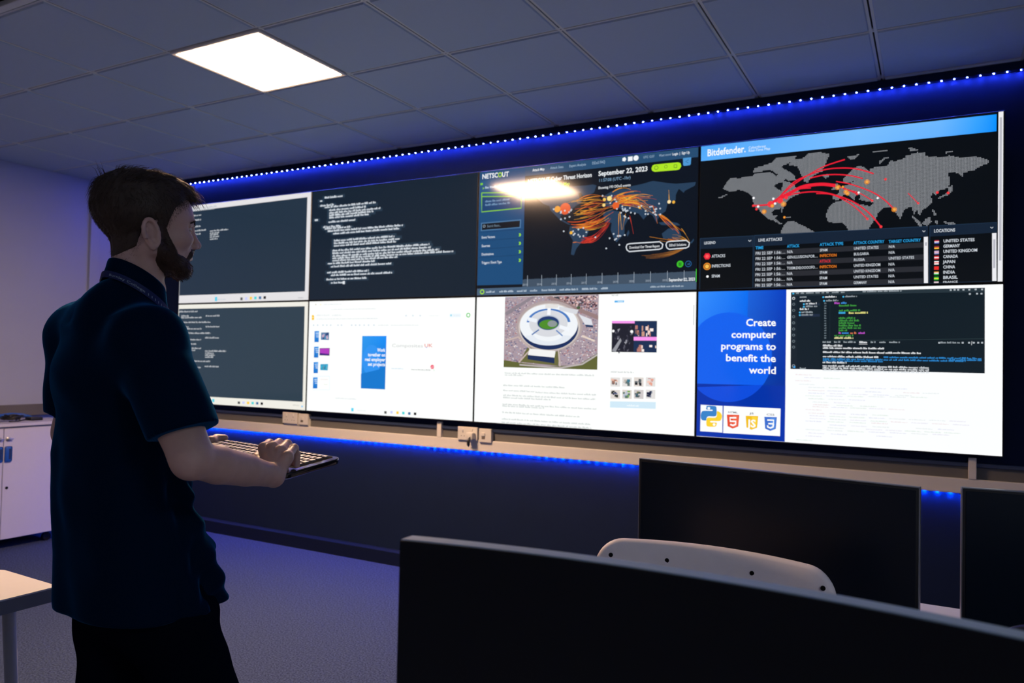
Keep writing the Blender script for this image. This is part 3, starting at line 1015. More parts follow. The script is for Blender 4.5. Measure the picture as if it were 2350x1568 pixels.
rarc([(560, 712), (640, 660), (720, 620), (790, 585), (860, 570), (950, 565), (1040, 575)], 24)
rarc([(560, 712), (640, 645), (740, 560), (850, 490), (960, 432), (1108, 384)], 9)
rarc([(600, 690), (720, 560), (820, 505), (960, 458), (1080, 447), (1200, 455), (1320, 490)], 9)
rarc([(850, 520), (950, 498), (1060, 494), (1160, 505), (1240, 525)], 9)
rarc([(560, 712), (700, 645), (820, 622), (930, 622), (1050, 648), (1180, 700), (1290, 780), (1378, 880)], 9)
rarc([(900, 632), (1010, 640), (1120, 690), (1210, 755), (1278, 822)], 8)
rarc([(1045, 545), (1130, 560), (1230, 592), (1330, 635), (1410, 690), (1475, 755)], 9)
rarc([(1100, 600), (1200, 625), (1260, 655), (1312, 688)], 7)
rarc([(1060, 580), (1140, 610), (1200, 638)], 9)
rarc([(1575, 635), (1610, 670), (1650, 710)], 6)
rarc([(440, 718), (500, 715), (560, 710)], 12)
rarc([(600, 690), (680, 640), (760, 600), (860, 590)], 10)
for (x, y, r) in ((565, 708, 24), (635, 682, 22), (680, 660, 14), (438, 718, 9), (462, 744, 9), (1408, 532, 10), (1378, 880, 11), (1278, 822, 10), (1312, 688, 9), (1650, 710, 9),
                  (1790, 632, 11), (1870, 636, 11), (1200, 638, 10)):
    s.disc(x, y, r, (240, 56, 62), 5)
for (x, y, r) in ((518, 762, 18), (660, 708, 20), (1058, 588, 20), (1118, 622, 18), (1130, 634, 16), (1272, 550, 20), (1475, 755, 20), (578, 720, 14), (668, 805, 9), (1095, 585, 9)):
    s.ring(x, y, r, 5, (232, 140, 44), 6)
    s.disc(x, y, r * .6, (244, 168, 66), 6)
for (x, y) in ((440, 662), (585, 668), (598, 704), (474, 724), (1212, 628), (1352, 670)):
    s.disc(x, y, 9, (245, 245, 248), 7)
s.poly([(52, 955), (440, 938), (440, 1020), (52, 1032)], (20, 34, 52), 2)
s.poly([(448, 936), (1722, 880), (1718, 955), (448, 1018)], (20, 34, 52), 2)
s.poly([(1738, 878), (2226, 855), (2224, 930), (1738, 956)], (20, 34, 52), 2)
for q in ([(52, 955), (440, 938), (440, 1320), (52, 1330), (52, 955)], [(448, 936), (1722, 880), (1720, 1300), (448, 1320), (448, 936)], [(1738, 878), (2228, 855), (2228, 1285), (1738, 1298), (1738, 878)]):
    s.line(q, 4, (34, 58, 84), 3)
MONO = (205, 212, 220)
s.text('Bitdefender.', 95, 352, 52, (244, 248, 252), 282, slope=-.075, bold=.02)
s.text('Cyberthreat', 398, 302, 20, (228, 240, 252), 128, slope=-.08)
s.text('Real-Time Map', 398, 324, 20, (228, 240, 252), 160, slope=-.08)
s.text('LEGEND', 80, 998, 20, MONO, 84, slope=-.02, bold=.02)
s.text('LIVE ATTACKS', 478, 982, 22, MONO, 174, slope=-.04, bold=.02)
s.text('LOCATIONS', 1768, 926, 24, MONO, 156, slope=-.04, bold=.02)
for (x, y) in ((415, 975), (1694, 916), (2194, 894)):
    s.line([(x - 10, y - 5), (x, y + 5), (x + 10, y - 5)], 5, MONO, 4)
s.disc(104, 1086, 26, (232, 36, 58), 4, 6)
s.disc(104, 1086, 14, (250, 90, 90), 5, 6)
s.ring(104, 1160, 27, 8, (226, 136, 40), 4)
s.disc(104, 1160, 15, (250, 190, 80), 5)
s.disc(108, 1234, 9, (245, 245, 245), 5)
s.text('ATTACKS', 138, 1096, 22, MONO, 98, bold=.015)
s.text('INFECTIONS', 138, 1168, 22, MONO, 138, bold=.015)
s.text('SPAM', 138, 1242, 22, MONO, 60, bold=.015)
CY = (40, 160, 225)
for (t, x, y, wd) in (('TIME', 458, 1038, 58), ('ATTACK', 690, 1028, 90), ('ATTACK TYPE', 930, 1018, 172), ('ATTACK COUNTRY', 1178, 1008, 226), ('TARGET COUNTRY', 1436, 1000, 236)):
    s.text(t, x, y, 22, CY, wd, slope=-.03, bold=.02)
TIMES = 'FRI 22 SEP 1:56:…'
ROWS = [('N/A', 'SPAM', 'UNITED STATES', 'N/A'), ('GEN:ILLUSION.POR…', 'INFECTION', 'BULGARIA', 'N/A'), ('N/A', 'ATTACK', 'RUSSIA', 'UNITED STATES'),
        ('TOISM.EXE:OOOOFO…', 'INFECTION', 'UNITED KINGDOM', 'N/A'), ('N/A', 'SPAM', 'UNITED KINGDOM', 'N/A'), ('N/A', 'SPAM', 'UNITED STATES', 'N/A'), ('N/A', 'SPAM', 'GERMANY', 'N/A')]
for i, (a_, ty, co, ta) in enumerate(ROWS):
    y = 1078 + i * 39
    dy = lambda x: -(x - 458) * (0.042 - i * .004)
    if i % 2 == 0:
        s.poly([(450, y - 29), (1690, y - 29 + dy(1690)), (1690, y + 9 + dy(1690)), (450, y + 9)], (40, 42, 48), 2)
    s.text(TIMES, 458, y, 21, MONO, 218, slope=-.035, bold=.012)
    s.text(a_, 690, y + dy(690), 21, MONO, 42 if a_ == 'N/A' else 225, slope=-.035, bold=.012)
    cty = {'SPAM': MONO, 'INFECTION': (236, 128, 30), 'ATTACK': (224, 40, 56)}[ty]
    s.text(ty, 930, y + dy(930), 21, cty, {'SPAM': 56, 'INFECTION': 124, 'ATTACK': 82}[ty], slope=-.035, bold=.012)
    s.text(co, 1180, y + dy(1180), 21, MONO, {'UNITED STATES': 182, 'BULGARIA': 112, 'RUSSIA': 82, 'UNITED KINGDOM': 196, 'GERMANY': 98}[co], slope=-.03, bold=.012)
    s.text(ta, 1436, y + dy(1436), 21, MONO, 46 if ta == 'N/A' else 188, slope=-.03, bold=.012)
FL_ = [('UNITED STATES', 230, ((200, 60, 80), (235, 235, 240), (80, 90, 170))), ('GERMANY', 122, ((60, 40, 40), (200, 60, 50), (240, 190, 60))), ('UNITED KINGDOM', 250, ((190, 170, 210), (235, 180, 190), (150, 150, 200))),
       ('CANADA', 108, ((225, 50, 60), (245, 230, 230), (225, 50, 60))), ('JAPAN', 88, ((245, 240, 240), (230, 90, 90), (245, 240, 240))), ('CHINA', 88, ((226, 46, 40), (226, 46, 40), (226, 46, 40))),
       ('INDIA', 88, ((240, 160, 60), (245, 245, 245), (50, 170, 60))), ('BRASIL', 108, ((40, 180, 50), (220, 220, 60), (40, 180, 50)))]
for i, (t, wd, (ca, cb, cc)) in enumerate(FL_):
    y = 1000 + i * 38.2
    s.text(t, 1838, y, 23, MONO, wd, slope=-.02, bold=.02)
    for q, c_ in enumerate((ca, cb, cc)):
        s.rect(1772, y - 16 + q * 8, 1806, y - 8 + q * 8, c_, 4)
s.text('FRANCE', 1838, 1296, 14, MONO, 108, bold=.015)
s.rect(1772, 1286, 1806, 1296, (220, 200, 205), 4)
for (x0_, x1_, ya, yb, th) in ((2236, 2272, 40, 1292, (84, 1135)), (2196, 2228, 935, 1285, (980, 1190)), (1694, 1724, 958, 1296, (998, 1022))):
    s.poly([(x0_, ya), (x1_, ya - 2), (x1_ + 4, yb), (x0_ + 4, yb)], (234, 234, 238), 5)
    s.rect(x0_ + 9, th[0], x1_ - 6, th[1], (182, 182, 192), 6)
s.build('top row, rightmost display with a dotted world map and red arcs')

# ---- lower row, first: terminal window
s = Screen(0, 0, [(415, 699), (701, 692), (696, 940), (408, 919)], (238, 236, 226))
z6 = lambda x, y: (380 + x * .2551, 600 + y * .2551)
s.poly([z6(140, 424), z6(1228, 402), z6(1216, 1256), z6(110, 1190)], (44, 62, 76), 1)
for (xa, ya, xb, yb) in ((140, 455, 300, 452), (160, 492, 222, 490), (160, 508, 335, 506), (370, 492, 490, 490), (140, 550, 412, 548), (160, 588, 222, 586), (160, 606, 335, 604), (370, 588, 490, 586),
                         (140, 645, 412, 643), (160, 684, 222, 682), (160, 702, 330, 700), (365, 686, 485, 684), (180, 740, 288, 738), (190, 778, 330, 776), (190, 796, 280, 794), (190, 855, 240, 853),
                         (365, 803, 548, 801), (365, 822, 440, 820), (365, 840, 450, 838), (365, 858, 435, 856), (230, 892, 408, 896), (240, 948, 328, 950), (362, 940, 482, 942)):
    s.words(*z6(xa, ya), *z6(xb, yb), 3.6, (186, 190, 194))
s.rect(*z6(428, 1226), *z6(446, 1256), (80, 205, 225), 3)
taskbar(s, [z6(660, 1262), z6(700, 1262), z6(740, 1264), z6(780, 1266), z6(820, 1268), z6(860, 1271)], TASKC, 5)
s.words(*z6(1130, 1290), *z6(1190, 1292), 3, (205, 203, 195))
s.rect(*z6(1206, 1290), *z6(1218, 1306), (130, 200, 245), 3)
s.build('bottom row, leftmost display showing a slate terminal window above the man\'s arm')

# ---- lower row, second: slides on white
zk = 410 / 2143
s = Screen(1, 0, [(705.5, 691.5), (1086, 682), (1083, 969), (700, 942)], (252, 254, 252), (690, 680, zk))
s.grad([(715, 474), (1006, 474), (994, 1120), (704, 1105)], [(44, 150, 236), (8, 140, 246), (0, 92, 176), (10, 130, 220)], 1)
s.disc(830, 770, 112, (44, 146, 240), 2, 28, ry=190)
s.poly([(704, 930), (996, 860), (994, 1120), (704, 1105)], (8, 118, 205), 3)
for i, (t, wd) in enumerate((('Work', 96), ('together on', 208), ('real employer', 245), ('set projects', 208))):
    s.text(t, 994, 664 + i * 58, 42, (242, 248, 254), wd, align='r', bold=.03)
s.text('Composites', 1070, 608, 42, (196, 198, 200), 376)
s.text('UK', 1462, 608, 42, (226, 92, 84), 100)
s.line([(1480, 612), (1500, 618)], 5, (120, 130, 220), 5)
s.words(1070, 872, 1215, 878, 12, (200, 222, 238))
s.words(1310, 886, 1540, 888, 14, (170, 174, 176))
s.disc(1562, 848, 22, (240, 110, 128), 4)
s.line([(1545, 860), (1580, 842)], 5, (250, 190, 200), 5)
s.line([(1580, 872), (1586, 900)], 4, (150, 210, 160), 5)
for i, (x, y) in enumerate(((144, 415), (140, 602), (136, 788), (130, 972))):
    s.grad([(x, y), (x + 54, y - 2), (x + 50, y + 132), (x - 2, y + 132)], [(20, 130, 220), (80, 165, 235), (0, 110, 200), (0, 112, 202)], 2)
    for q in range(3):
        s.words(x + 14 + q * 4, y + 30 + q * 22, x + 50, y + 28 + q * 22, 13, (225, 238, 250))
s.poly([(222, 432), (318, 430), (316, 522), (220, 520)], (94, 130, 170), 2)
for q in range(10):
    s.disc(240 + s.rng.uniform(0, 60), 448 + s.rng.uniform(0, 58), s.rng.uniform(6, 14), s.rng.choice([(200, 170, 195), (60, 150, 190), (40, 70, 120), (225, 190, 200)]), 3)
s.poly([(206, 620), (326, 618), (324, 710), (204, 706)], (40, 20, 60), 2)
s.poly([(210, 624), (322, 622), (320, 690), (208, 680)], (176, 60, 190), 3)
s.poly([(208, 680), (320, 690), (320, 706), (208, 702)], (50, 20, 120), 3)
s.poly([(216, 812), (308, 810), (304, 888), (214, 884)], (50, 160, 200), 2)
for q in range(8):
    s.rect(222 + q * 10, 870 - s.rng.uniform(10, 45), 229 + q * 10, 872, s.rng.choice([(120, 150, 160), (30, 110, 150), (70, 200, 225)]), 3)
s.words(214, 998, 305, 1000, 9, (225, 205, 205))
s.words(260, 1060, 305, 1062, 8, (215, 220, 205))
s.frame(124, 958, 328, 1122, 3, (214, 232, 246), 2)
s.poly([(112, 222), (130, 222), (138, 236), (138, 280), (110, 280)], (250, 200, 40), 3)
s.line([(118, 252), (132, 252)], 6, (255, 240, 200), 4)
s.ring(1990, 224, 24, 9, (60, 195, 70), 4)
s.rect(1764, 206, 1900, 248, (236, 246, 252), 2)
s.disc(1782, 226, 9, (110, 205, 230), 4)
FA = (222, 228, 232)
for (xa, xb, y, h) in ((165, 320, 232, 16), (350, 470, 232, 16), (165, 905, 276, 13), (905, 1030, 350, 14), (1060, 1390, 350, 12), (250, 470, 100, 12), (340, 880, 160, 12), (400, 650, 1228, 14), (1815, 1885, 232, 10), (1520, 1630, 234, 8)):
    s.words(xa, y, xb, y, h, FA)
for x in (132, 180, 245, 290, 336, 424, 466, 588, 636, 684, 738, 790, 855, 1240, 1322, 1410):
    s.rect(x - 9, 352 if x < 900 else 238, x + 9, 334 if x < 900 else 220, (214, 224, 234), 3)
s.rect(148, 104, 164, 88, (215, 210, 200), 3)
s.rect(208, 104, 222, 88, (250, 240, 200), 3)
s.rect(590, 1382, 618, 1344, (84, 210, 240), 3)
taskbar(s, [(1002, 1398), (1075, 1396), (1148, 1402), (1218, 1406), (1290, 1412), (1360, 1416)], TASKC, 28)
s.words(660, 1376, 765, 1378, 12, FA)
s.build('bottom row, second display from the left with a blue slide on a white page')

# ---- lower row, third: web page with an aerial picture of a round building
zk = 540 / 2350
s = Screen(2, 0, [(1091, 681), (1606.5, 671), (1601.5, 1006), (1085, 971)], (253, 255, 253), (1080, 660, zk))
PIC = [(338, 90), (1298, 68), (1282, 832), (324, 802)]
s.poly(PIC, (168, 150, 160), 1)
hp = homography([(0, 0), (1, 0), (1, 1), (0, 1)], PIC)


def pic(u, v):
    q = hp @ np.array([u, v, 1.0])
    return q[0] / q[2], q[1] / q[2]


rg = random.Random(11)
CARS = [(150, 160, 190), (225, 220, 225), (90, 100, 140), (190, 160, 160), (110, 90, 110), (60, 80, 120), (235, 230, 228), (205, 180, 175), (170, 90, 90)]
for i in range(1500):     # parked cars round the building
    u, v = rg.random(), rg.random()
    du_, dv_ = (u - .47) / .42, (v - .40) / .42
    rr = math.hypot(du_, dv_)
    if rr < 0.82 or v > .93:
        continue
    x, y = pic(min(u, .975), v)
    s.rect(x, y, x + rg.uniform(7, 15), y + rg.uniform(6, 11), rg.choice(CARS), 2)
for i in range(240):      # houses at the far top right
    u = rg.uniform(.5, .97)
    v = rg.uniform(.01, .10 + .22 * (u - .5))
    x, y = pic(u, v)
    s.rect(x, y, x + rg.uniform(12, 24), y + rg.uniform(10, 18), rg.choice([(70, 45, 60), (150, 110, 110), (210, 170, 165), (50, 60, 70), (120, 80, 85), (230, 200, 195)]), 2)


def pell(u, v, ru, rv, c, lay, a0=0, a1=360, n=48, inner=0.0):
    if inner <= 0:
        s.poly([pic(u + ru * math.cos(math.radians(a0 + (a1 - a0) * i / n)), v + rv * math.sin(math.radians(a0 + (a1 - a0) * i / n))) for i in range(n)], c, lay)
        return
    vs, fs = [], []
    for i in range(n + 1):
        t = math.radians(a0 + (a1 - a0) * i / n)
        for q in (1.0, inner):
            vs.append(s.p(*pic(u + ru * q * math.cos(t), v + rv * q * math.sin(t))))
        if i:
            fs.append((2 * i - 2, 2 * i, 2 * i + 1, 2 * i - 1))
    s.poly_uv(vs, c, lay, faces=fs)


s.poly([pic(0, .9), pic(.45, .97), pic(.8, .95), pic(1, .78), pic(1, 1), pic(0, 1)], (96, 100, 52), 3)
s.poly([pic(.0, .22), pic(.3, .0), pic(.35, .0), pic(.02, .27)], (140, 130, 140), 3)
s.poly([pic(.5, .0), pic(1, .28), pic(1, .34), pic(.46, .03)], (150, 124, 124), 3)
s.poly([pic(.42, .1), pic(.48, .08), pic(.47, .2), pic(.42, .18)], (110, 140, 60), 3)
s.poly([pic(.27, .7), pic(.62, .73), pic(.6, .96), pic(.18, .92)], (104, 104, 60), 3)
pell(.49, .42, .355, .355, (176, 160, 160), 4)
pell(.49, .43, .33, .33, (206, 196, 190), 5)
pell(.49, .445, .31, .30, (20, 44, 92), 6)                      # shaded outer wall
pell(.485, .40, .31, .285, (238, 242, 246), 7)                  # ring roof
pell(.485, .38, .235, .205, (70, 120, 190), 8, 185, 355, inner=.88)
pell(.485, .385, .205, .18, (214, 216, 222), 8)
pell(.485, .37, .125, .105, (190, 200, 215), 9)
pell(.485, .375, .115, .095, (28, 56, 110), 10)
pell(.488, .395, .098, .066, (76, 140, 40), 11)
pell(.53, .385, .05, .045, (140, 150, 150), 12)
for (a_, c_) in ((200, (235, 240, 248)), (272, (244, 246, 250)), (20, (240, 244, 250)), (138, (70, 110, 170)), (48, (90, 130, 190))):
    t = math.radians(a_)
    s.line([pic(.485 + .13 * math.cos(t), .385 + .12 * math.sin(t)), pic(.485 + .235 * math.cos(t), .39 + .22 * math.sin(t))], 34 if c_[0] > 200 else 12, c_, 12)
pell(.49, .53, .25, .155, (226, 232, 240), 13, 8, 172, inner=.62)
pell(.80, .17, .02, .02, (70, 90, 60), 13)
s.poly([pic(.45, .12), pic(.6, .12), pic(.58, .17), pic(.45, .17)], (226, 224, 222), 8)
s.poly([pic(.6, .15), pic(.8, .2), pic(.78, .26), pic(.6, .2)], (214, 216, 222), 8)
s.poly([pic(.8, .26), pic(.93, .33), pic(.95, .42), pic(.87, .4)], (220, 222, 230), 8)
s.poly([pic(.87, .4), pic(.95, .41), pic(.95, .44), pic(.88, .43)], (30, 56, 96), 9)
s.poly([pic(.29, .73), pic(.57, .76), pic(.56, .85), pic(.27, .82)], (240, 240, 238), 8)
s.poly([pic(.27, .82), pic(.56, .85), pic(.56, .93), pic(.27, .88)], (24, 44, 86), 9)
s.line([pic(.02, .62), pic(.16, .57), pic(.3, .74), pic(.17, .93)], 16, (196, 176, 170), 7)
s.line([pic(.6, .74), pic(.62, .97)], 16, (196, 180, 174), 7)
s.line([pic(.84, .55), pic(.97, .62)], 18, (226, 208, 196), 7)
s.line([pic(.18, .96), pic(.62, .99), pic(.85, .93), pic(1, .8)], 14, (186, 178, 176), 7)
# smaller pictures and writing
s.poly([(1432, 338), (1892, 340), (1888, 660), (1428, 652)], (28, 30, 44), 1)
s.poly([(1665, 340), (1892, 340), (1890, 500), (1660, 500)], (22, 46, 82), 2)
s.poly([(1655, 540), (1890, 540), (1888, 660), (1652, 656)], (24, 46, 82), 2)
s.poly([(1432, 338), (1664, 340), (1664, 364), (1432, 362)], (246, 150, 236), 3)
s.poly([(1654, 500), (1890, 502), (1890, 540), (1654, 538)], (250, 150, 236), 3)
for q in range(26):
    x, y = rg.uniform(1445, 1640), rg.uniform(380, 640)
    s.poly([(x, y), (x + rg.uniform(10, 30), y - 12), (x + rg.uniform(8, 26), y + rg.uniform(12, 40))], rg.choice([(90, 90, 104), (60, 60, 76), (150, 150, 160), (40, 42, 56)]), 3)
s.poly([(1432, 640), (1520, 510), (1530, 540), (1470, 652)], (150, 152, 160), 4)
for q in range(34):
    x, y = rg.choice([(1690, 400), (1800, 400), (1700, 600), (1820, 600)])
    x += rg.uniform(-25, 55)
    y += rg.uniform(-20, 70)
    if 340 < y < 640 and not 480 < y < 545:
        s.rect(x, y, x + rg.uniform(10, 34), min(y + rg.uniform(18, 60), 498 if y < 500 else 652), rg.choice([(236, 210, 200), (200, 150, 130), (120, 90, 86), (250, 236, 230), (180, 120, 110)]), 3)
s.disc(1446, 440, 13, (245, 245, 245), 5)
s.disc(1634, 446, 15, (245, 245, 245), 5)
for i in range(4):
    for j in range(2):
        x, y = 1418 + i * 120, 910 + j * 124
        s.rect(x, y, x + 96, y + 96, rg.choice([(222, 214, 208), (206, 200, 200), (225, 222, 220)]), 1)
        pal = [[(170, 120, 100), (110, 100, 100), (235, 190, 170)], [(90, 110, 110), (60, 120, 140), (190, 180, 170)], [(30, 34, 40), (90, 100, 104), (20, 24, 28)], [(230, 160, 140), (240, 200, 185), (200, 150, 150)],
               [(30, 40, 80), (80, 90, 130), (40, 44, 40)], [(120, 170, 80), (180, 190, 210), (90, 120, 110)], [(70, 90, 90), (140, 130, 70), (50, 90, 110)], [(24, 34, 64), (40, 50, 80), (120, 130, 150)]][i + j * 4]
        for q in range(9):
            xx, yy = x + rg.uniform(6, 60), y + rg.uniform(8, 60)
            s.rect(xx, yy, xx + rg.uniform(12, 32), yy + rg.uniform(10, 34), rg.choice(pal), 2)
s.poly([(1414, 1152), (1880, 1162), (1878, 1230), (1412, 1216)], (208, 232, 246), 1)
s.words(1585, 1202, 1705, 1204, 18, (240, 248, 253), lay=2)
s.rect(1458, 152, 1555, 130, (90, 176, 236), 2)
s.rect(1490, 148, 1545, 135, (190, 225, 248), 3)
s.rect(2262, 384, 2270, 180, (150, 156, 164), 2)
LT = (206, 211, 211)
for (xa, ya, xb, yb) in ((335, 856, 1250, 880), (335, 886, 525, 890), (318, 984, 950, 1002), (318, 1040, 640, 1050), (650, 1052, 1270, 1080), (318, 1072, 1270, 1115), (318, 1108, 810, 1128), (312, 1162, 1275, 1208),
                         (312, 1192, 740, 1214), (310, 1248, 1105, 1288), (305, 1306, 1220, 1362), (305, 1340, 1225, 1398), (300, 1374, 1000, 1410), (1430, 86, 1500, 86), (1420, 858, 1655, 864)):
    s.words(xa, (ya + yb) / 2, xb, (ya + yb) / 2, 17, LT)
s.build('bottom row, third display with an aerial picture of a round building')

# ---- lower row, fourth: blue slide and editor window
zk = 720 / 2350
s = Screen(3, 0, [(1614, 671.5), (2301, 659), (2301, 1048), (1609, 1007)], (250, 252, 253), (1600, 650, zk))
s.grad([(45, 70), (706, 58), (695, 1203), (28, 1163)], [(40, 130, 250), (0, 60, 190), (0, 38, 128), (0, 44, 140)], 1)
s.grad([(45, 70), (420, 64), (400, 700), (38, 700)], [(50, 140, 252), (0, 110, 240), (0, 84, 226), (0, 104, 240)], 2)
s.disc(270, 565, 330, (14, 96, 236), 3, 44, ry=340)
s.poly([(36, 766), (700, 782), (695, 1203), (28, 1163)], (0, 50, 168), 4)
pts = [(270 + 330 * math.cos(math.radians(t)), 565 + 340 * math.sin(math.radians(t))) for t in range(38, 143, 5)]
s.poly(pts, (10, 76, 220), 5)
for i, (t, wd) in enumerate((('Create', 226), ('computer', 336), ('programs to', 414), ('benefit the', 378), ('world', 200))):
    s.text(t, 628, 330 + i * 90.5, 56, (250, 252, 254), wd, align='r', lay=6, bold=.02)
for q in ([(62, 926), (228, 934), (226, 1137), (58, 1127)], [(236, 934), (664, 953), (660, 1161), (232, 1140)]):
    s.poly(q, (250, 252, 254), 6)
# two interlocked snakes, blue and yellow
BLU, YEL = (56, 130, 200), (250, 210, 50)


def blob(pts, c, lay):
    P = [np.array(q, float) for q in pts]
    out = []
    n = len(P)
    for i in range(n):
        p0, p1, p2, p3 = P[i - 1], P[i], P[(i + 1) % n], P[(i + 2) % n]
        for j in range(5):
            t = j / 5
            out.append(tuple(0.5 * (2 * p1 + (p2 - p0) * t + (2 * p0 - 5 * p1 + 4 * p2 - p3) * t * t + (3 * p1 - p0 - 3 * p2 + p3) * t ** 3)))
    s.poly(out, c, lay)


blob([(106, 945), (112, 934), (170, 936), (182, 950), (182, 1000), (168, 1014), (120, 1014), (106, 1030), (102, 1046), (70, 1040), (62, 1010), (70, 980), (90, 972), (148, 972), (148, 964), (106, 962)], BLU, 7)
blob([(186, 976), (210, 984), (224, 1010), (216, 1040), (200, 1050), (140, 1050), (140, 1060), (182, 1062), (182, 1080), (170, 1092), (120, 1092), (106, 1080), (106, 1042), (118, 1024), (170, 1024), (184, 1008)], YEL, 8)
s.disc(124, 952, 10, (250, 252, 254), 9)
s.disc(164, 1076, 10, (250, 252, 254), 9)
for (x, y, ca, cb, g_, t, tw) in ((306, 1052, (228, 78, 50), (240, 104, 74), '5', 'HTML', 74), (448, 1060, (240, 190, 30), (250, 212, 60), 'JS', 'JS', 30), (588, 1068, (60, 110, 205), (80, 140, 225), '3', 'CSS', 60)):
    s.poly([(x - 46, y - 52), (x + 48, y - 50), (x + 40, y + 38), (x - 2, y + 54), (x - 40, y + 36)], ca, 7)
    s.poly([(x, y - 44), (x + 40, y - 43), (x + 34, y + 33), (x - 1, y + 46)], cb, 8)
    if g_ == 'JS':
        s.text('JS', x - 30, y + 32, 58, (252, 252, 250), 60, lay=9, bold=.03)
    elif g_ == '5':
        s.line([(x + 26, y - 28), (x - 22, y - 28), (x - 20, y - 2), (x + 22, y - 1), (x + 20, y + 22), (x, y + 30), (x - 20, y + 22)], 13, (252, 252, 252), 9)
    else:
        s.line([(x - 24, y - 28), (x + 24, y - 27), (x + 22, y), (x - 16, y - 1)], 12, (252, 252, 252), 9)
        s.line([(x + 22, y), (x + 19, y + 24), (x, y + 32), (x - 20, y + 24), (x - 21, y + 12)], 12, (252, 252, 252), 10)
    s.text(t, x - tw / 2, y - 64, 14, (70, 74, 80), tw, lay=9, bold=.01)
# the editor window
s.poly([(740, 78), (2158, 54), (2160, 686), (737, 654)], (12, 26, 34), 1)
s.poly([(740, 78), (2158, 54), (2158, 84), (740, 104)], (36, 50, 58), 2)
s.poly([(740, 104), (785, 104), (782, 655), (737, 654)], (22, 34, 44), 2)
s.poly([(785, 104), (960, 101), (958, 658), (782, 655)], (16, 30, 40), 2)
ED = [(1062, 168, 40, (190, 80, 200)), (1112, 167, 40, (60, 140, 220)), (1096, 187, 128, (60, 150, 60)), (1096, 224, 155, (60, 150, 60)), (1094, 242, 50, (60, 170, 225)), (1168, 242, 140, (225, 220, 130)),
      (1094, 280, 122, (60, 150, 60)), (1094, 299, 150, (60, 150, 60)), (1094, 317, 115, (60, 150, 60)), (1094, 336, 164, (60, 150, 60)), (1094, 354, 164, (60, 150, 60)), (1094, 372, 64, (60, 150, 60)),
      (1094, 391, 16, (190, 80, 200)), (1118, 391, 50, (60, 140, 220)), (1180, 392, 44, (220, 120, 80)), (1240, 392, 46, (190, 80, 200)), (1062, 410, 140, (60, 150, 60)), (1062, 428, 140, (225, 220, 160))]
for (x, y, wd, c_) in ED:
    s.words(x, y, x + wd, y, 15, c_, lay=3)
for i in range(15):
    s.words(988, 168 + i * 18.5, 1002, 168 + i * 18.5, 12, (110, 124, 132), lay=3)
s.line([(1030, 150), (1028, 430)], 2, (34, 48, 56), 3)
s.line([(975, 445), (2155, 430)], 3, (44, 62, 66), 3)
for (xa, xb, y, c_) in ((776, 800, 90, 0), (812, 838, 90, 0), (852, 908, 89, 0), (922, 954, 88, 0), (968, 986, 88, 0), (1002, 1026, 87, 0), (1044, 1096, 87, 0), (1110, 1138, 86, 0), (1270, 1556, 82, 0), (992, 1076, 120, 1),
                        (1142, 1228, 118, 0), (1000, 1090, 148, 0), (806, 884, 150, 1), (850, 930, 170, 1), (850, 934, 190, 0), (806, 872, 212, 1), (818, 906, 234, 0), (818, 902, 254, 0), (806, 860, 120, 0), (806, 850, 656, 0),
                        (976, 1036, 458, 0), (1060, 1106, 458, 0), (1130, 1220, 458, 0), (1246, 1304, 460, 1), (1330, 1366, 460, 0), (1394, 1440, 460, 0), (1466, 1544, 460, 0), (1840, 1980, 464, 0),
                        (978, 1120, 485, 1), (978, 1428, 503, 1), (978, 1490, 534, 1), (1494, 1698, 540, 1), (978, 1388, 566, 1), (976, 1152, 610, 1)):
    s.words(xa, y, xb, y, 14, (226, 230, 233) if c_ else (150, 160, 166), lay=3)
for (xa, xb, y) in ((1426, 2136, 572), (978, 2020, 584), (978, 1420, 597), (1900, 2136, 592)):
    s.words(xa, y, xb, y, 13, (40, 130, 200), lay=3)
for y in (636, 652, 668):
    s.words(976, y, 1756, y + 3, 14, (216, 220, 224), lay=3)
for (x, y) in ((836, 168), (836, 188), (806, 230), (806, 250), (980, 116), (1128, 114), (986, 144), (757, 88)):
    s.disc(x, y, 7, (70, 180, 230), 4)
for i, y in enumerate((124, 168, 214, 262, 308, 354, 400, 446, 490)):
    s.ring(760, y, 11, 4, (225, 230, 232) if i == 0 else (110, 124, 132), 4, 8)
s.ring(760, 632, 12, 4, (150, 160, 170), 4)
s.disc(766, 640, 8, (60, 160, 230), 5)
for (x, y) in ((1912, 70), (1940, 68), (1966, 68), (2004, 68), (2046, 68), (2092, 66), (2138, 66), (2050, 100), (2102, 98), (2134, 98), (1830, 460), (2000, 460), (2046, 460), (2080, 460), (2112, 460), (2140, 460)):
    s.rect(x - 7, y + 6, x + 7, y - 6, (176, 184, 190), 4)
s.line([(2066, 448), (2064, 478)], 4, (200, 205, 208), 5)
s.rect(1244, 470, 1306, 467, (210, 214, 218), 4)
s.rect(840, 178, 955, 160, (30, 44, 62), 3)
s.rect(800, 262, 955, 242, (30, 44, 66), 3)
CC = [(226, 232, 232), (222, 224, 238), (236, 222, 224), (220, 232, 224), (228, 226, 238)]
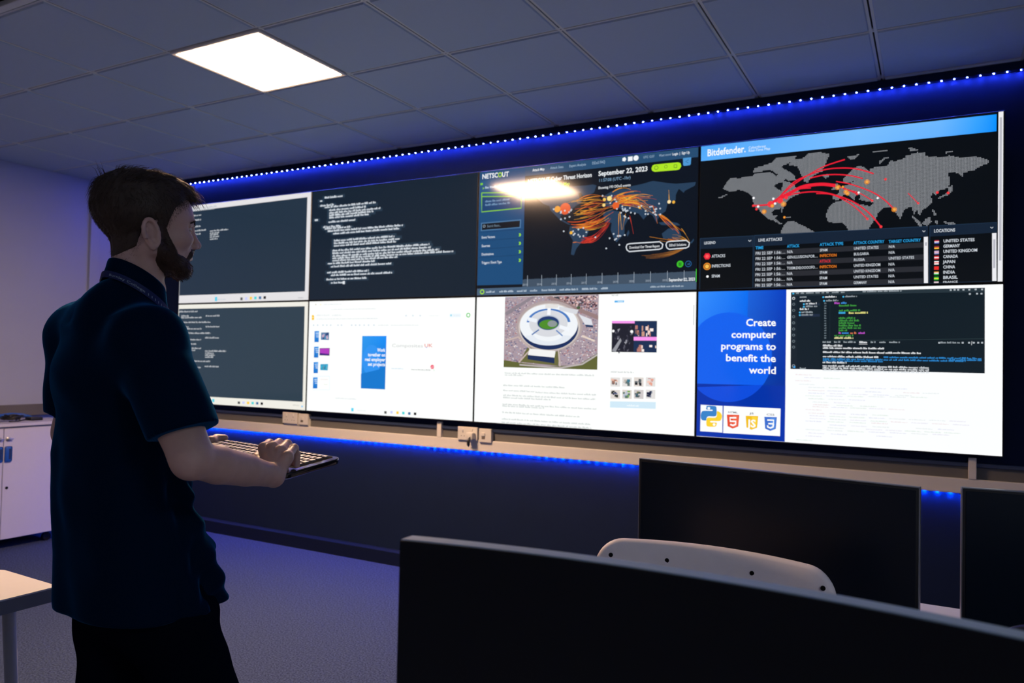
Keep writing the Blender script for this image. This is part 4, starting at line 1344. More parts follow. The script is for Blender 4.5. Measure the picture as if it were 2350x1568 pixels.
for (xa, ya, xb, yb) in ((775, 700, 820, 700), (840, 722, 1130, 732), (772, 745, 900, 752), (800, 772, 1000, 776), (870, 795, 1780, 808), (870, 818, 1850, 840), (870, 838, 1830, 862), (850, 858, 1780, 868), (870, 880, 1320, 892),
                         (900, 905, 1540, 925), (905, 925, 1600, 945), (900, 940, 1740, 965), (850, 962, 1100, 970), (870, 988, 1500, 1005), (880, 1008, 2050, 1048), (880, 1028, 2080, 1075), (850, 1048, 1500, 1066),
                         (870, 1072, 1980, 1110), (870, 1092, 2010, 1135), (850, 1112, 1940, 1148), (870, 1138, 1540, 1165), (850, 1160, 1100, 1170), (780, 1190, 860, 1194)):
    n = max(1, int((xb - xa) / 140))
    for q in range(n):
        if s.rng.random() < .85:
            x_ = xa + (xb - xa) * q / n
            yy = ya + (yb - ya) * q / n
            s.words(x_, yy, x_ + 120, yy, 8, s.rng.choice(CC), lay=2)
s.build('bottom row, rightmost display with white slogan on blue beside a code editor')
# ------------------------------------------------------------------ furniture
M_SCREENOFF = mat('switched_off_screen', (0.002, 0.008, 0.018), 0.34, 0.3)
M_CASE = mat('monitor_case', (0.012, 0.013, 0.015), 0.38, 0.5, noise=0.1)
M_SILVER = mat('monitor_edge', (0.30, 0.32, 0.36), 0.3, 0.5, metal=0.6)
M_CHAIRSHELL = mat('pale_grey_plastic', (0.90, 0.83, 0.85), 0.5, 0.4, noise=0.04, bump=0.08, bscale=600)
M_FABRIC = mat('dark_seat_fabric', (0.012, 0.013, 0.018), 0.9, 0.2, noise=0.3, nscale=120, sheen=0.2)
M_DESKEDGE = mat('grey_desk_edge', (0.16, 0.18, 0.21), 0.5, 0.4)


def bent_panel(xs, yf, z0, z1, th, mi=0, b=None, top=None):
    """upright panel following a plan curve, thickness towards +y"""
    n = len(xs)
    nz = 6
    vs, fs = [], []
    for side in (0, 1):
        for k in range(nz + 1):
            for i, x in enumerate(xs):
                zt = top(i / (n - 1)) if top else z1
                vs.append((x, yf(x) + side * th, z0 + (zt - z0) * k / nz))
    L_ = n * (nz + 1)
    for k in range(nz):
        for i in range(n - 1):
            q = k * n + i
            fs.append((q, q + 1, q + n + 1, q + n))
            fs.append((L_ + q, L_ + q + n, L_ + q + n + 1, L_ + q + 1))
    for i in range(n - 1):
        fs.append((i, L_ + i, L_ + i + 1, i + 1))
        t = nz * n + i
        fs.append((t, t + 1, L_ + t + 1, L_ + t))
    for k in range(nz):
        q = k * n
        fs.append((q, q + n, L_ + q + n, L_ + q))
        q = k * n + n - 1
        fs.append((q, L_ + q, L_ + q + n, q + n))
    b.add(vs, fs, mi)


def frame_at(x, y, z, rz):
    return Matrix.Translation((x, y, z)) @ Matrix.Rotation(rz, 4, 'Z')


def monitor(p0, p1, z1, hgt, label, desk_z, edge):
    """flat monitor whose top front edge runs p0 -> p1 (plan)"""
    p0, p1 = np.array(p0), np.array(p1)
    wd = np.linalg.norm(p1 - p0)
    rz = math.atan2(p1[1] - p0[1], p1[0] - p0[0])
    c = (p0 + p1) / 2
    Mx = frame_at(c[0], c[1], 0, rz)
    o = thing('monitor', label, 'monitor', (c[0], c[1], desk_z), 'monitors on the desks')
    h = wd / 2
    b = MB()
    b.rbox(-h, h, 0.0, 0.014, z1 - hgt, z1, 0.003, 2, 0, Mx)
    b.rbox(-h * .72, h * .72, 0.0135, 0.045, z1 - hgt * .94, z1 - hgt * .25, 0.012, 2, 0, Mx)
    b.build('case', M_CASE, o, smooth='auto')
    b = MB()
    for (a0, a1, c0, c1) in ((-h - .0012, h + .0012, z1 - .002, z1 + .0012), (-h - .0012, -h + .002, z1 - hgt, z1 - .002), (h - .002, h + .0012, z1 - hgt, z1 - .002)):
        b.rbox(a0, a1, 0.001, 0.0145, c0, c1, 0.0008, 1, 0, Mx)
    b.build('edge_strip', edge, o)
    b = MB()
    b.rbox(-h + .006, h - .006, -0.0012, 0.002, z1 - hgt + .018, z1 - .006, 0.0008, 1, 0, Mx)
    b.build('screen', M_SCREENOFF, o)
    b = MB()
    b.rbox(-.025, .025, 0.046, 0.064, desk_z + .008, z1 - hgt * .4, 0.006, 2, 0, Mx)
    b.build('stand_column', M_METAL, o, smooth='auto')
    b = MB()
    b.rbox(-.12, .12, -0.07, 0.12, desk_z, desk_z + .010, 0.004, 2, 0, Mx)
    b.build('stand_base', M_CASE, o, smooth='auto')
    return o


DZ = 0.73
monitor((4.793, -2.3166), (5.430, -2.4103), 1.165, 0.372, 'wide dark monitor behind the pale chair back, right of centre', DZ, M_SILVER)
monitor((5.508, -2.3543), (6.142, -2.273), 1.165, 0.372, 'dark monitor cut off by the right edge, with a silver side edge', DZ, M_SILVER)

# curved monitor in the foreground
o = thing('curved_monitor', 'large curved black monitor in the foreground, out of focus', 'monitor', (5.21, -3.41, DZ), 'monitors on the desks')
xs = [4.903 + (5.523 - 4.903) * i / 32 for i in range(33)]
cyf = lambda x: -3.4365 - 0.034 * ((x - 5.213) / 0.31) ** 2
b = MB()
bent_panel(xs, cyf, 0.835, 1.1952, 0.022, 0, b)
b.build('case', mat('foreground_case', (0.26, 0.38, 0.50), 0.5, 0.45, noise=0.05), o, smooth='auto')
b = MB()
bent_panel([x for x in xs], lambda x: cyf(x) - 0.003, 0.836, 1.1937, 0.0028, 0, b)
b.build('screen', mat('matt_black_screen', (0.002, 0.004, 0.008), 0.6, 0.2), o, smooth='auto')
b = MB()
b.rbox(5.183, 5.243, -3.405, -3.375, DZ + .008, 1.08, 0.008, 2)
b.build('stand_column', M_METAL, o, smooth='auto')
b = MB()
b.rbox(5.09, 5.336, -3.53, -3.28, DZ, DZ + .010, 0.005, 2)
b.build('stand_base', M_CASE, o, smooth='auto')


def desk(x0, x1, y0, y1, label, grp=None):
    o = thing('desk', label, 'desk', ((x0 + x1) / 2, (y0 + y1) / 2, 0), grp)
    b = MB()
    b.rbox(x0, x1, y0, y1, DZ - .028, DZ, 0.003, 2)
    b.build('desktop', M_WHITE, o)
    for x in (x0 + .06, x1 - .06):
        for y in (y0 + .06, y1 - .06):
            b = MB()
            b.rbox(x - .025, x + .025, y - .025, y + .025, 0, DZ - .028, 0.004, 1)
            b.build('leg', M_STEEL, o)
    b = MB()
    b.rbox(x0 + .085, x1 - .085, y1 - .075, y1 - .045, DZ - .09, DZ - .03, 0.003, 1)
    b.build('cross_rail', M_STEEL, o)
    return o


desk(4.87, 6.60, -2.50, -1.655, 'white desk showing as a pale strip between two dark monitors')
desk(4.45, 6.20, -3.92, -3.20, 'desk under the curved foreground monitor, below the picture')


def office_chair(x, y, rz, zt, label, mshell, screws=True, hw=0.251, sag=0.045):
    """task chair; local +y is where the shell faces"""
    Mx = frame_at(x, y, 0, rz)
    o = thing('office_chair', label, 'chair', (x, y, 0))

    def yf(u, z):
        return 0.045 * (1 - (u / hw) ** 2) - (zt - z) * 0.18

    # shell: rounded outline panel
    bm = bmesh.new()
    nu, nv = 40, 18
    H_, r = 0.40, 0.05
    zm, th = zt - H_ / 2, 0.030
    vs = {}

    def outline(k_):
        # rounded rectangle, walked by arc length
        rc = 0.055
        a_, c_ = hw - rc, H_ / 2 - rc
        segs = [(2 * c_, 'e'), (math.pi * rc / 2, 0), (2 * a_, 'n'), (math.pi * rc / 2, 1), (2 * c_, 'w'), (math.pi * rc / 2, 2), (2 * a_, 's'), (math.pi * rc / 2, 3)]
        t = k_ * sum(q[0] for q in segs)
        for ln, nm in segs:
            if t <= ln:
                break
            t -= ln
        t = min(t, ln)
        if nm == 'e':
            return hw, -c_ + t
        if nm == 'n':
            return a_ - t, H_ / 2
        if nm == 'w':
            return -hw, c_ - t
        if nm == 's':
            return -a_ + t, -H_ / 2
        th_ = nm * math.pi / 2 + t / rc
        cx_, cz_ = [(a_, c_), (-a_, c_), (-a_, -c_), (a_, -c_)][nm]
        return cx_ + rc * math.cos(th_), cz_ + rc * math.sin(th_)

    rings = []
    prof = [(0.0, 0.0), (0.5, 0.0), (0.86, 0.0), (0.965, 0.002), (0.993, 0.008), (1.0, 0.016), (0.993, 0.024), (0.965, 0.030), (0.5, 0.030), (0.0, 0.030)]
    N = 180
    for (q, dy) in prof:
        ring = []
        for k in range(N):
            u, v = outline(k / N)
            u, v = u * q, v * q
            z = zm + v - 0.006 * (u / hw) ** 2 * (1 if v > 0 else 0)
            ring.append(bm.verts.new(Mx @ Vector((u, yf(u, z) + dy, z))))
        rings.append(ring)
    for i in range(len(prof) - 1):
        for k in range(N):
            try:
                bm.faces.new((rings[i][k], rings[i][(k + 1) % N], rings[i + 1][(k + 1) % N], rings[i + 1][k]))
            except ValueError:
                pass
    bmesh.ops.remove_doubles(bm, verts=bm.verts[:], dist=1e-5)
    bmesh.ops.recalc_face_normals(bm, faces=bm.faces[:])
    b = MB()
    b.bm(bm)
    b.build('back_shell', mshell, o, smooth=True)
    if screws:
        for u in (-0.215, -0.095, 0.085, 0.226):
            b = MB()
            z = zt - 0.038
            q = Matrix.Translation(Vector((u, yf(u, z) - 0.0006, z))) @ Matrix.Rotation(math.pi / 2, 4, 'X')
            b.lathe([(0.0048, -0.004), (0.0048, 0.0003), (0.003, 0.0006)], 12, M=Mx @ q)
            b.build('screw', M_HOLE, o)
    b = MB()
    b.rbox(-.22, .22, -0.46, -0.02, 0.44, 0.50, 0.025, 3, 0, Mx)
    b.build('seat', M_FABRIC, o, smooth='auto')
    b = MB()
    b.tube([Mx @ Vector(q) for q in ((0, -0.12, 0.43), (0, 0.02, 0.43), (0, 0.055, 0.52), (0, 0.038, 0.70))], [.03, .03, .028, .024], 12)
    b.build('back_post', M_BLACK, o, smooth='auto')
    b = MB()
    b.tube([Mx @ Vector((0, -0.24, 0.10)), Mx @ Vector((0, -0.24, 0.44))], .028, 14)
    b.build('gas_column', M_METAL, o, smooth='auto')
    b = MB()
    for k in range(5):
        a = k * 2 * math.pi / 5 + .3
        b.tube([Mx @ Vector((0, -0.24, 0.115)), Mx @ Vector((0.27 * math.cos(a), -0.24 + 0.27 * math.sin(a), 0.07))], [.03, .016], 8)
    b.build('star_base', M_BLACK, o, smooth='auto')
    for k in range(5):
        a = k * 2 * math.pi / 5 + .3
        b = MB()
        Mw = Mx @ Matrix.Translation((0.27 * math.cos(a), -0.24 + 0.27 * math.sin(a), 0.03)) @ Matrix.Rotation(math.pi / 2, 4, 'Y')
        b.lathe([(0.02, -0.02), (0.03, -0.016), (0.03, 0.016), (0.02, 0.02)], 14, M=Mw)
        b.build('castor', M_BLACK, o, smooth='auto')
    return o


office_chair(5.044, -2.609, math.radians(-1.2), 1.0215, 'chair with a pale grey backrest dotted with four dark screws, behind the curved monitor', M_CHAIRSHELL)
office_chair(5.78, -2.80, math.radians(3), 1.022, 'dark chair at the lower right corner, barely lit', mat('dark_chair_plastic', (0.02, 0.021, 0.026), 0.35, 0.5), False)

# table at the lower left
o = thing('side_table', 'pale table with a cut corner at the lower left, behind the man', 'table', (2.9, -3.3, 0))
tp = [(3.237, -2.872), (2.945, -2.862), (2.925, -2.870), (2.60, -3.14), (2.60, -3.90), (3.237, -3.90)]
b = MB()
b.prism([(x, y, DZ - .004) for x, y in tp], (0, 0, .004), 0)
b.prism([(x, y, DZ - .042) for x, y in tp], (0, 0, .038), 1)
b.build('table_top', [mat('table_laminate', (0.74, 0.72, 0.70), 0.4, 0.45, noise=0.02), M_DESKEDGE], o)
for (ax, ay, bx, by) in ((3.178, -2.975, 3.03, -2.85), (2.70, -3.12, 2.62, -3.02), (3.178, -3.84, 3.2, -3.88), (2.68, -3.84, 2.6, -3.9)):
    b = MB()
    b.tube([(ax, ay, DZ - .042), (bx, by, 0.0)], .017, 14)
    b.build('leg', M_STEEL, o, smooth='auto')

# low storage cabinet by the left wall
cx, cy0, cy1 = -0.28, -1.62, -0.70
o = thing('storage_cabinet', 'low pale cabinet on castors against the left wall', 'cabinet', (-0.52, (cy0 + cy1) / 2, 0))
b = MB()
b.rbox(XL + .055, cx - .02, cy0, cy1, 0.075, 0.860, 0.003, 1)
b.build('body', M_WHITE, o)
b = MB()
b.rbox(XL + .052, cx + .012, cy0 - .01, cy1 + .01, 0.868, 0.890, 0.003, 1)
b.build('top', M_WHITE, o)
b = MB()
b.box(XL + .06, cx - .03, cy0 + .01, cy1 - .01, 0.858, 0.870)
b.build('shadow_gap', M_BLACK, o)
for (a0, a1, hy) in ((-1.168, cy1 + .004, -1.139), (cy0, -1.172, -1.20)):
    b = MB()
    b.rbox(cx - .019, cx, a0, a1, 0.077, 0.856, 0.002, 1)
    d = b.build('door', M_WHITE, o)
    b = MB()
    b.rbox(cx - .001, cx + .010, hy - .024, hy + .024, 0.622, 0.732, 0.012, 3)
    b.rbox(cx + .0095, cx + .0105, hy + .002, hy + .017, 0.640, 0.715, 0.0004, 1, 1)
    b.build('handle', [M_BLUEPL, mat('handle_recess', (.008, .03, .12), .6)], d, smooth='auto')
    b = MB()
    Mr = Matrix.Translation((cx, hy - .002, 0.783)) @ Matrix.Rotation(math.pi / 2, 4, 'Y')
    b.lathe([(.016, -.001), (.016, .006), (.010, .009), (.010, .018), (.006, .020)], 18, M=Mr)
    b.rbox(cx + .016, cx + .022, hy - .004, hy + .026, 0.779, 0.787, 0.001, 1)
    b.build('lock', M_METAL, d, smooth='auto')
    b = MB()
    Mr = Matrix.Translation((cx, hy, 0.438)) @ Matrix.Rotation(math.pi / 2, 4, 'Y')
    b.lathe([(.010, -.001), (.010, .002), (.007, .004)], 16, M=Mr)
    b.build('door_stud', M_HOLE, d)
for x in (XL + .12, cx - .07):
    for y in (cy0 + .08, cy1 - .11):
        b = MB()
        Mw = Matrix.Translation((x, y, 0.030)) @ Matrix.Rotation(math.pi / 2, 4, 'Y')
        b.lathe([(.018, -.014), (.030, -.012), (.030, .012), (.018, .014)], 18, M=Mw)
        b.rbox(x - .02, x + .02, y - .012, y + .012, .045, .075, .003, 1)
        b.build('castor', M_BLACK, o, smooth='auto')

# loose things on the cabinet
rg = random.Random(5)


def loops(cx_, cy_, cz_, rx, ry, n, th, seed):
    r_ = random.Random(seed)
    P = []
    for i in range(n * 14):
        a = i / 14 * 2 * math.pi
        k = 1 + .25 * math.sin(i * .37 + seed)
        P.append((cx_ + rx * k * math.cos(a), cy_ + ry * k * math.sin(a), cz_ + th + (i / 14) * th * 1.5 + .012 * abs(math.sin(a * 1.5 + seed))))
    return P


def cable(name, P, th, m_, label, cat, grp=None):
    b = MB()
    b.tube(P, th, 8)
    q = b.build(name, m_, origin=(P[0][0], P[0][1], 0.89), smooth=True)
    return tag(q, label, cat, grp)


cable('coiled_cable', loops(-0.52, -1.30, 0.890, .08, .11, 5, .0065, 2), .0065, M_BLACK, 'black coiled cable at the left end of the cabinet top', 'cable')
cable('coiled_lead', loops(-0.46, -1.02, 0.890, .05, .06, 3, .007, 4), .007, M_BLACK, 'small coil of black lead lying in front of the blue strap', 'cable')
b = MB()
P = [(-0.55, -1.16, .898), (-0.56, -1.08, .925), (-0.56, -0.98, .935), (-0.55, -0.90, .928), (-0.52, -0.86, .912), (-0.50, -0.855, .902)]
b.tube(P, .011, 8)
tag(b.build('blue_strap', M_BLUEPL, origin=(-0.55, -1.0, 0.89), smooth=True), 'bent blue strap lying on the low cabinet', 'strap')
ad = thing('power_adapter', 'flat black adapter on the cabinet beside the man', 'adapter', (-0.45, -0.86, 0.89))
b = MB()
b.rbox(-0.50, -0.42, -0.91, -0.82, 0.8905, 0.915, 0.006, 2)
b.build('brick', M_BLACK, ad, smooth='auto')
b = MB()
b.tube([(-0.46, -0.91, .90), (-0.45, -.95, .897), (-0.40, -1.0, .896), (-0.39, -1.08, .896)], .004, 8)
b.build('lead', M_BLACK, ad, smooth=True)
# ------------------------------------------------------------------ the man with the keyboard
# implicit-surface helpers: shapes are blended in a distance grid and meshed with surface nets
class Field:
    def __init__(self, lo, hi, h):
        self.lo = np.array(lo, float)
        self.h = h
        self.n = [int(math.ceil((hi[i] - lo[i]) / h)) + 1 for i in range(3)]
        self.ax = [self.lo[i] + np.arange(self.n[i]) * h for i in range(3)]
        self.D = np.full(self.n, 0.5, np.float32)

    def like(self):
        o = Field.__new__(Field)
        o.lo, o.h, o.n, o.ax = self.lo, self.h, self.n, self.ax
        o.D = np.full(self.n, 0.5, np.float32)
        return o

    def sl(self, lo, hi, m_):
        out = []
        for i in range(3):
            a = max(0, int((lo[i] - m_ - self.lo[i]) / self.h))
            b_ = min(self.n[i], int((hi[i] + m_ - self.lo[i]) / self.h) + 2)
            if b_ <= a:
                return None
            out.append(slice(a, b_))
        return tuple(out)

    def grid(self, s):
        return np.meshgrid(self.ax[0][s[0]], self.ax[1][s[1]], self.ax[2][s[2]], indexing='ij', sparse=True)

    def mix(self, s, d, k, sub=False):
        a = self.D[s]
        if sub:
            d = -d
            hh = np.clip(0.5 - 0.5 * (a - d) / k, 0, 1) if k > 0 else None
            self.D[s] = np.maximum(a, d) if k <= 0 else (a * (1 - hh) + d * hh + k * hh * (1 - hh))
        else:
            if k <= 0:
                self.D[s] = np.minimum(a, d)
            else:
                hh = np.clip(0.5 + 0.5 * (a - d) / k, 0, 1)
                self.D[s] = a * (1 - hh) + d * hh - k * hh * (1 - hh)

    def ell(self, c, r, k=0.01, R=None, sub=False):
        """ellipsoid, optionally rotated (R: 3x3, columns = own axes)"""
        c, r = np.array(c, float), np.array(r, float)
        m_ = (max(r) if R is not None else 0)
        ext = np.array([max(r)] * 3) if R is not None else r
        s = self.sl(c - ext, c + ext, k * 1.5 + 3 * self.h)
        if s is None:
            return
        X, Y, Z = self.grid(s)
        p = [X - c[0], Y - c[1], Z - c[2]]
        if R is not None:
            R = np.array(R, float)
            p = [p[0] * R[0, i] + p[1] * R[1, i] + p[2] * R[2, i] for i in range(3)]
        k0 = np.sqrt((p[0] / r[0]) ** 2 + (p[1] / r[1]) ** 2 + (p[2] / r[2]) ** 2)
        k1 = np.sqrt((p[0] / r[0] ** 2) ** 2 + (p[1] / r[1] ** 2) ** 2 + (p[2] / r[2] ** 2) ** 2)
        d = np.where(k0 < 1e-6, -min(r), k0 * (k0 - 1.0) / np.maximum(k1, 1e-6))
        self.mix(s, d, k, sub)

    def cap(self, a, b_, ra, rb, k=0.01, sub=False, flat=None):
        """tapered capsule; flat = (axis, factor) squeezes the section along an axis"""
        a, b_ = np.array(a, float), np.array(b_, float)
        rm = max(ra, rb) * (1.0 if flat is None else max(1.0, 1.0 / flat[1]))
        s = self.sl(np.minimum(a, b_) - rm, np.maximum(a, b_) + rm, k * 1.5 + 3 * self.h)
        if s is None:
            return
        X, Y, Z = self.grid(s)
        ab = b_ - a
        L2 = float(ab @ ab) + 1e-12
        px, py, pz = X - a[0], Y - a[1], Z - a[2]
        t = np.clip((px * ab[0] + py * ab[1] + pz * ab[2]) / L2, 0, 1)
        qx, qy, qz = px - t * ab[0], py - t * ab[1], pz - t * ab[2]
        d2 = qx * qx + qy * qy + qz * qz
        if flat is not None:
            n_ = np.array(flat[0], float)
            n_ /= np.linalg.norm(n_)
            w_ = qx * n_[0] + qy * n_[1] + qz * n_[2]
            d2 = d2 + w_ * w_ * (flat[1] ** 2 - 1)
        d = np.sqrt(np.maximum(d2, 0)) - (ra + (rb - ra) * t)
        self.mix(s, d, k, sub)

    def chain(self, pts, rs, k=0.01, **kw):
        for i in range(len(pts) - 1):
            self.cap(pts[i], pts[i + 1], rs[i], rs[i + 1], k, **kw)

    def cut(self, p, n_, k=0.004):
        """keep only the side of the plane against the normal"""
        n_ = np.array(n_, float)
        n_ /= np.linalg.norm(n_)
        s = (slice(None),) * 3
        X, Y, Z = self.grid(s)
        d = (X - p[0]) * n_[0] + (Y - p[1]) * n_[1] + (Z - p[2]) * n_[2]
        hh = np.clip(0.5 - 0.5 * (self.D - d) / k, 0, 1)
        self.D = (self.D * (1 - hh) + d * hh + k * hh * (1 - hh)).astype(np.float32)

    def mesh(self):
        D = self.D
        S = D < 0
        n0, n1, n2 = self.n
        cs = [(i, j, k) for i in (0, 1) for j in (0, 1) for k in (0, 1)]
        cnt = np.zeros((n0 - 1, n1 - 1, n2 - 1), np.int8)
        for (i, j, k) in cs:
            cnt += S[i:n0 - 1 + i, j:n1 - 1 + j, k:n2 - 1 + k]
        act = np.argwhere((cnt > 0) & (cnt < 8))
        idx = -np.ones((n0 - 1, n1 - 1, n2 - 1), np.int64)
        idx[tuple(act.T)] = np.arange(len(act))
        val = {c: D[act[:, 0] + c[0], act[:, 1] + c[1], act[:, 2] + c[2]] for c in cs}
        acc = np.zeros((len(act), 3))
        num = np.zeros(len(act))
        for a in cs:
            for ax in range(3):
                if a[ax] == 0:
                    b_ = list(a)
                    b_[ax] = 1
                    b_ = tuple(b_)
                    va, vb = val[a], val[b_]
                    cr = (va < 0) != (vb < 0)
                    t = np.where(cr, va / np.where(cr, va - vb, 1), 0)
                    p = np.array(a, float)[None, :].repeat(len(act), 0)
                    p[:, ax] += t
                    acc += p * cr[:, None]
                    num += cr
        V = self.lo + (act + acc / num[:, None]) * self.h
        F = []
        for ax in range(3):
            o = [1, 1, 1]
            o[ax] = 0
            sa = [slice(1, -1)] * 3
            sa[ax] = slice(0, -1)
            sb = list(sa)
            sb[ax] = slice(1, None)
            A, B = S[tuple(sa)], S[tuple(sb)]
            for flip, M_ in ((False, A & ~B), (True, ~A & B)):
                e = np.argwhere(M_)
                e = e + np.array([0 if i == ax else 1 for i in range(3)])
                u, v = [(1, 2), (2, 0), (0, 1)][ax]
                q = []
                for (du, dv) in ((0, 0), (1, 0), (1, 1), (0, 1)):
                    c = e.copy()
                    c[:, u] -= 1 - du
                    c[:, v] -= 1 - dv
                    q.append(idx[c[:, 0], c[:, 1], c[:, 2]])
                q = np.stack(q, 1)
                if flip:
                    q = q[:, ::-1]
                F.append(q)
        F = np.concatenate(F)
        F = F[(F >= 0).all(1)]
        return V, F


def relax(V, F, it=2, f=0.5):
    E_ = np.concatenate([F[:, [0, 1]], F[:, [1, 2]], F[:, [2, 3]], F[:, [3, 0]]])
    for _ in range(it):
        s = np.zeros_like(V)
        c = np.zeros(len(V))
        np.add.at(s, E_[:, 0], V[E_[:, 1]])
        np.add.at(c, E_[:, 0], 1)
        V = V + f * (s / np.maximum(c, 1)[:, None] - V)
    return V


def mesh_obj(name, chunks, mats, parent, mi=None):
    """chunks: list of (V, F) in world space -> one smooth mesh object"""
    base = np.array(root_loc(parent))
    V = np.concatenate([c[0] for c in chunks]) - base
    o_ = 0
    F = []
    for c in chunks:
        F.append(np.asarray(c[1]) + o_)
        o_ += len(c[0])
    F = np.concatenate(F)
    me = bpy.data.meshes.new(name)
    me.vertices.add(len(V))
    me.vertices.foreach_set('co', V.astype(np.float32).ravel())
    me.loops.add(F.size)
    me.loops.foreach_set('vertex_index', F.astype(np.int32).ravel())
    me.polygons.add(len(F))
    me.polygons.foreach_set('loop_start', np.arange(0, F.size, 4, dtype=np.int32))
    me.polygons.foreach_set('loop_total', np.full(len(F), 4, np.int32))
    for mt in (mats if isinstance(mats, (list, tuple)) else [mats]):
        me.materials.append(mt)
    if mi is not None:
        me.polygons.foreach_set('material_index', mi.astype(np.int32))
    me.polygons.foreach_set('use_smooth', [True] * len(F))
    me.update(calc_edges=True)
    me.validate()
    ob = bpy.data.objects.new(name, me)
    COL.objects.link(ob)
    ob.parent = parent
    return ob


def wob(P, seed, f, n=7):
    """smooth pseudo-noise in about [-1, 1]"""
    r_ = np.random.RandomState(seed)
    s = 0
    for i in range(n):
        d = r_.normal(size=3)
        d = d / np.linalg.norm(d) * f * r_.uniform(.6, 1.6)
        s = s + np.sin(P[0] * d[0] + P[1] * d[1] + P[2] * d[2] + r_.uniform(0, 6.28))
    return s / n * 1.6


M_SKIN = mat('skin', (0.54, 0.36, 0.315), 0.46, 0.4, noise=0.10, nscale=60, bump=0.15, bscale=900, sss=0.12)
M_HAIR = mat('dark_brown_hair', (0.030, 0.017, 0.010), 0.6, 0.5, noise=0.35, nscale=150)
M_BEARD = mat('brown_beard', (0.040, 0.022, 0.013), 0.55, 0.4, noise=0.35, nscale=150)
M_SHIRT = mat('navy_polo_fabric', (0.0012, 0.009, 0.027), 0.95, 0.0, noise=0.15, nscale=300, bump=0.25, bscale=1500, sheen=0.60)
M_SHIRT.node_tree.nodes['Principled BSDF'].inputs['Sheen Tint'].default_value = (0.05, 0.32, 0.8, 1)
M_SHIRT.node_tree.nodes['Principled BSDF'].inputs['Sheen Roughness'].default_value = 0.28
M_TROUSER = mat('black_trouser_fabric', (0.002, 0.004, 0.010), 0.95, 0.0, noise=0.2, nscale=200, bump=0.2, bscale=1200, sheen=0.0)
M_LANYARD = mat('blue_lanyard_ribbon', (0.006, 0.016, 0.10), 0.6, 0.3)
M_LETTER = mat('lanyard_letters', (0.25, 0.33, 0.42), 0.6, 0.3)
M_EYE = mat('eye_white', (0.55, 0.53, 0.52), 0.12, 0.6)
M_IRIS = mat('iris', (0.03, 0.05, 0.08), 0.1, 0.6)

C0 = L(268, 900, 1.60)
man = thing('person', 'man in a dark polo shirt standing on the left and typing on a keyboard', 'person', (C0[0], C0[1], 0))
RH = np.array([AX_R[0], AX_R[1], 0])
RH /= np.linalg.norm(RH)
FH = np.array([-RH[1], RH[0], 0])
UP = np.array([0, 0, 1.0])
TA = math.radians(55)
E_F = math.cos(TA) * RH + math.sin(TA) * FH         # where his chest faces
E_R = math.sin(TA) * RH - math.cos(TA) * FH         # his right side
BASE = np.array([C0[0], C0[1], 0])


def B(r, f, z):
    return BASE + E_R * r + E_F * f + UP * z


# ---------------- head, in its own axes: a forward, b to his right, c up
HD = L(330, 520, 1.60)
HY = math.radians(37)
H_A = math.cos(HY) * RH + math.sin(HY) * FH
H_B = math.sin(HY) * RH - math.cos(HY) * FH
# camera roll: keep the head upright with a slight tilt that matches the picture
HP = math.radians(4.0)                                # chin a little up
RT = np.stack([(H_A * math.cos(HP) + UP * math.sin(HP)) * .90, H_B, (UP * math.cos(HP) - H_A * math.sin(HP)) * .94], 1)


def headw(P):
    return HD + np.asarray(P) @ RT.T


EYE = np.array([.0845, .0315, -.0065])


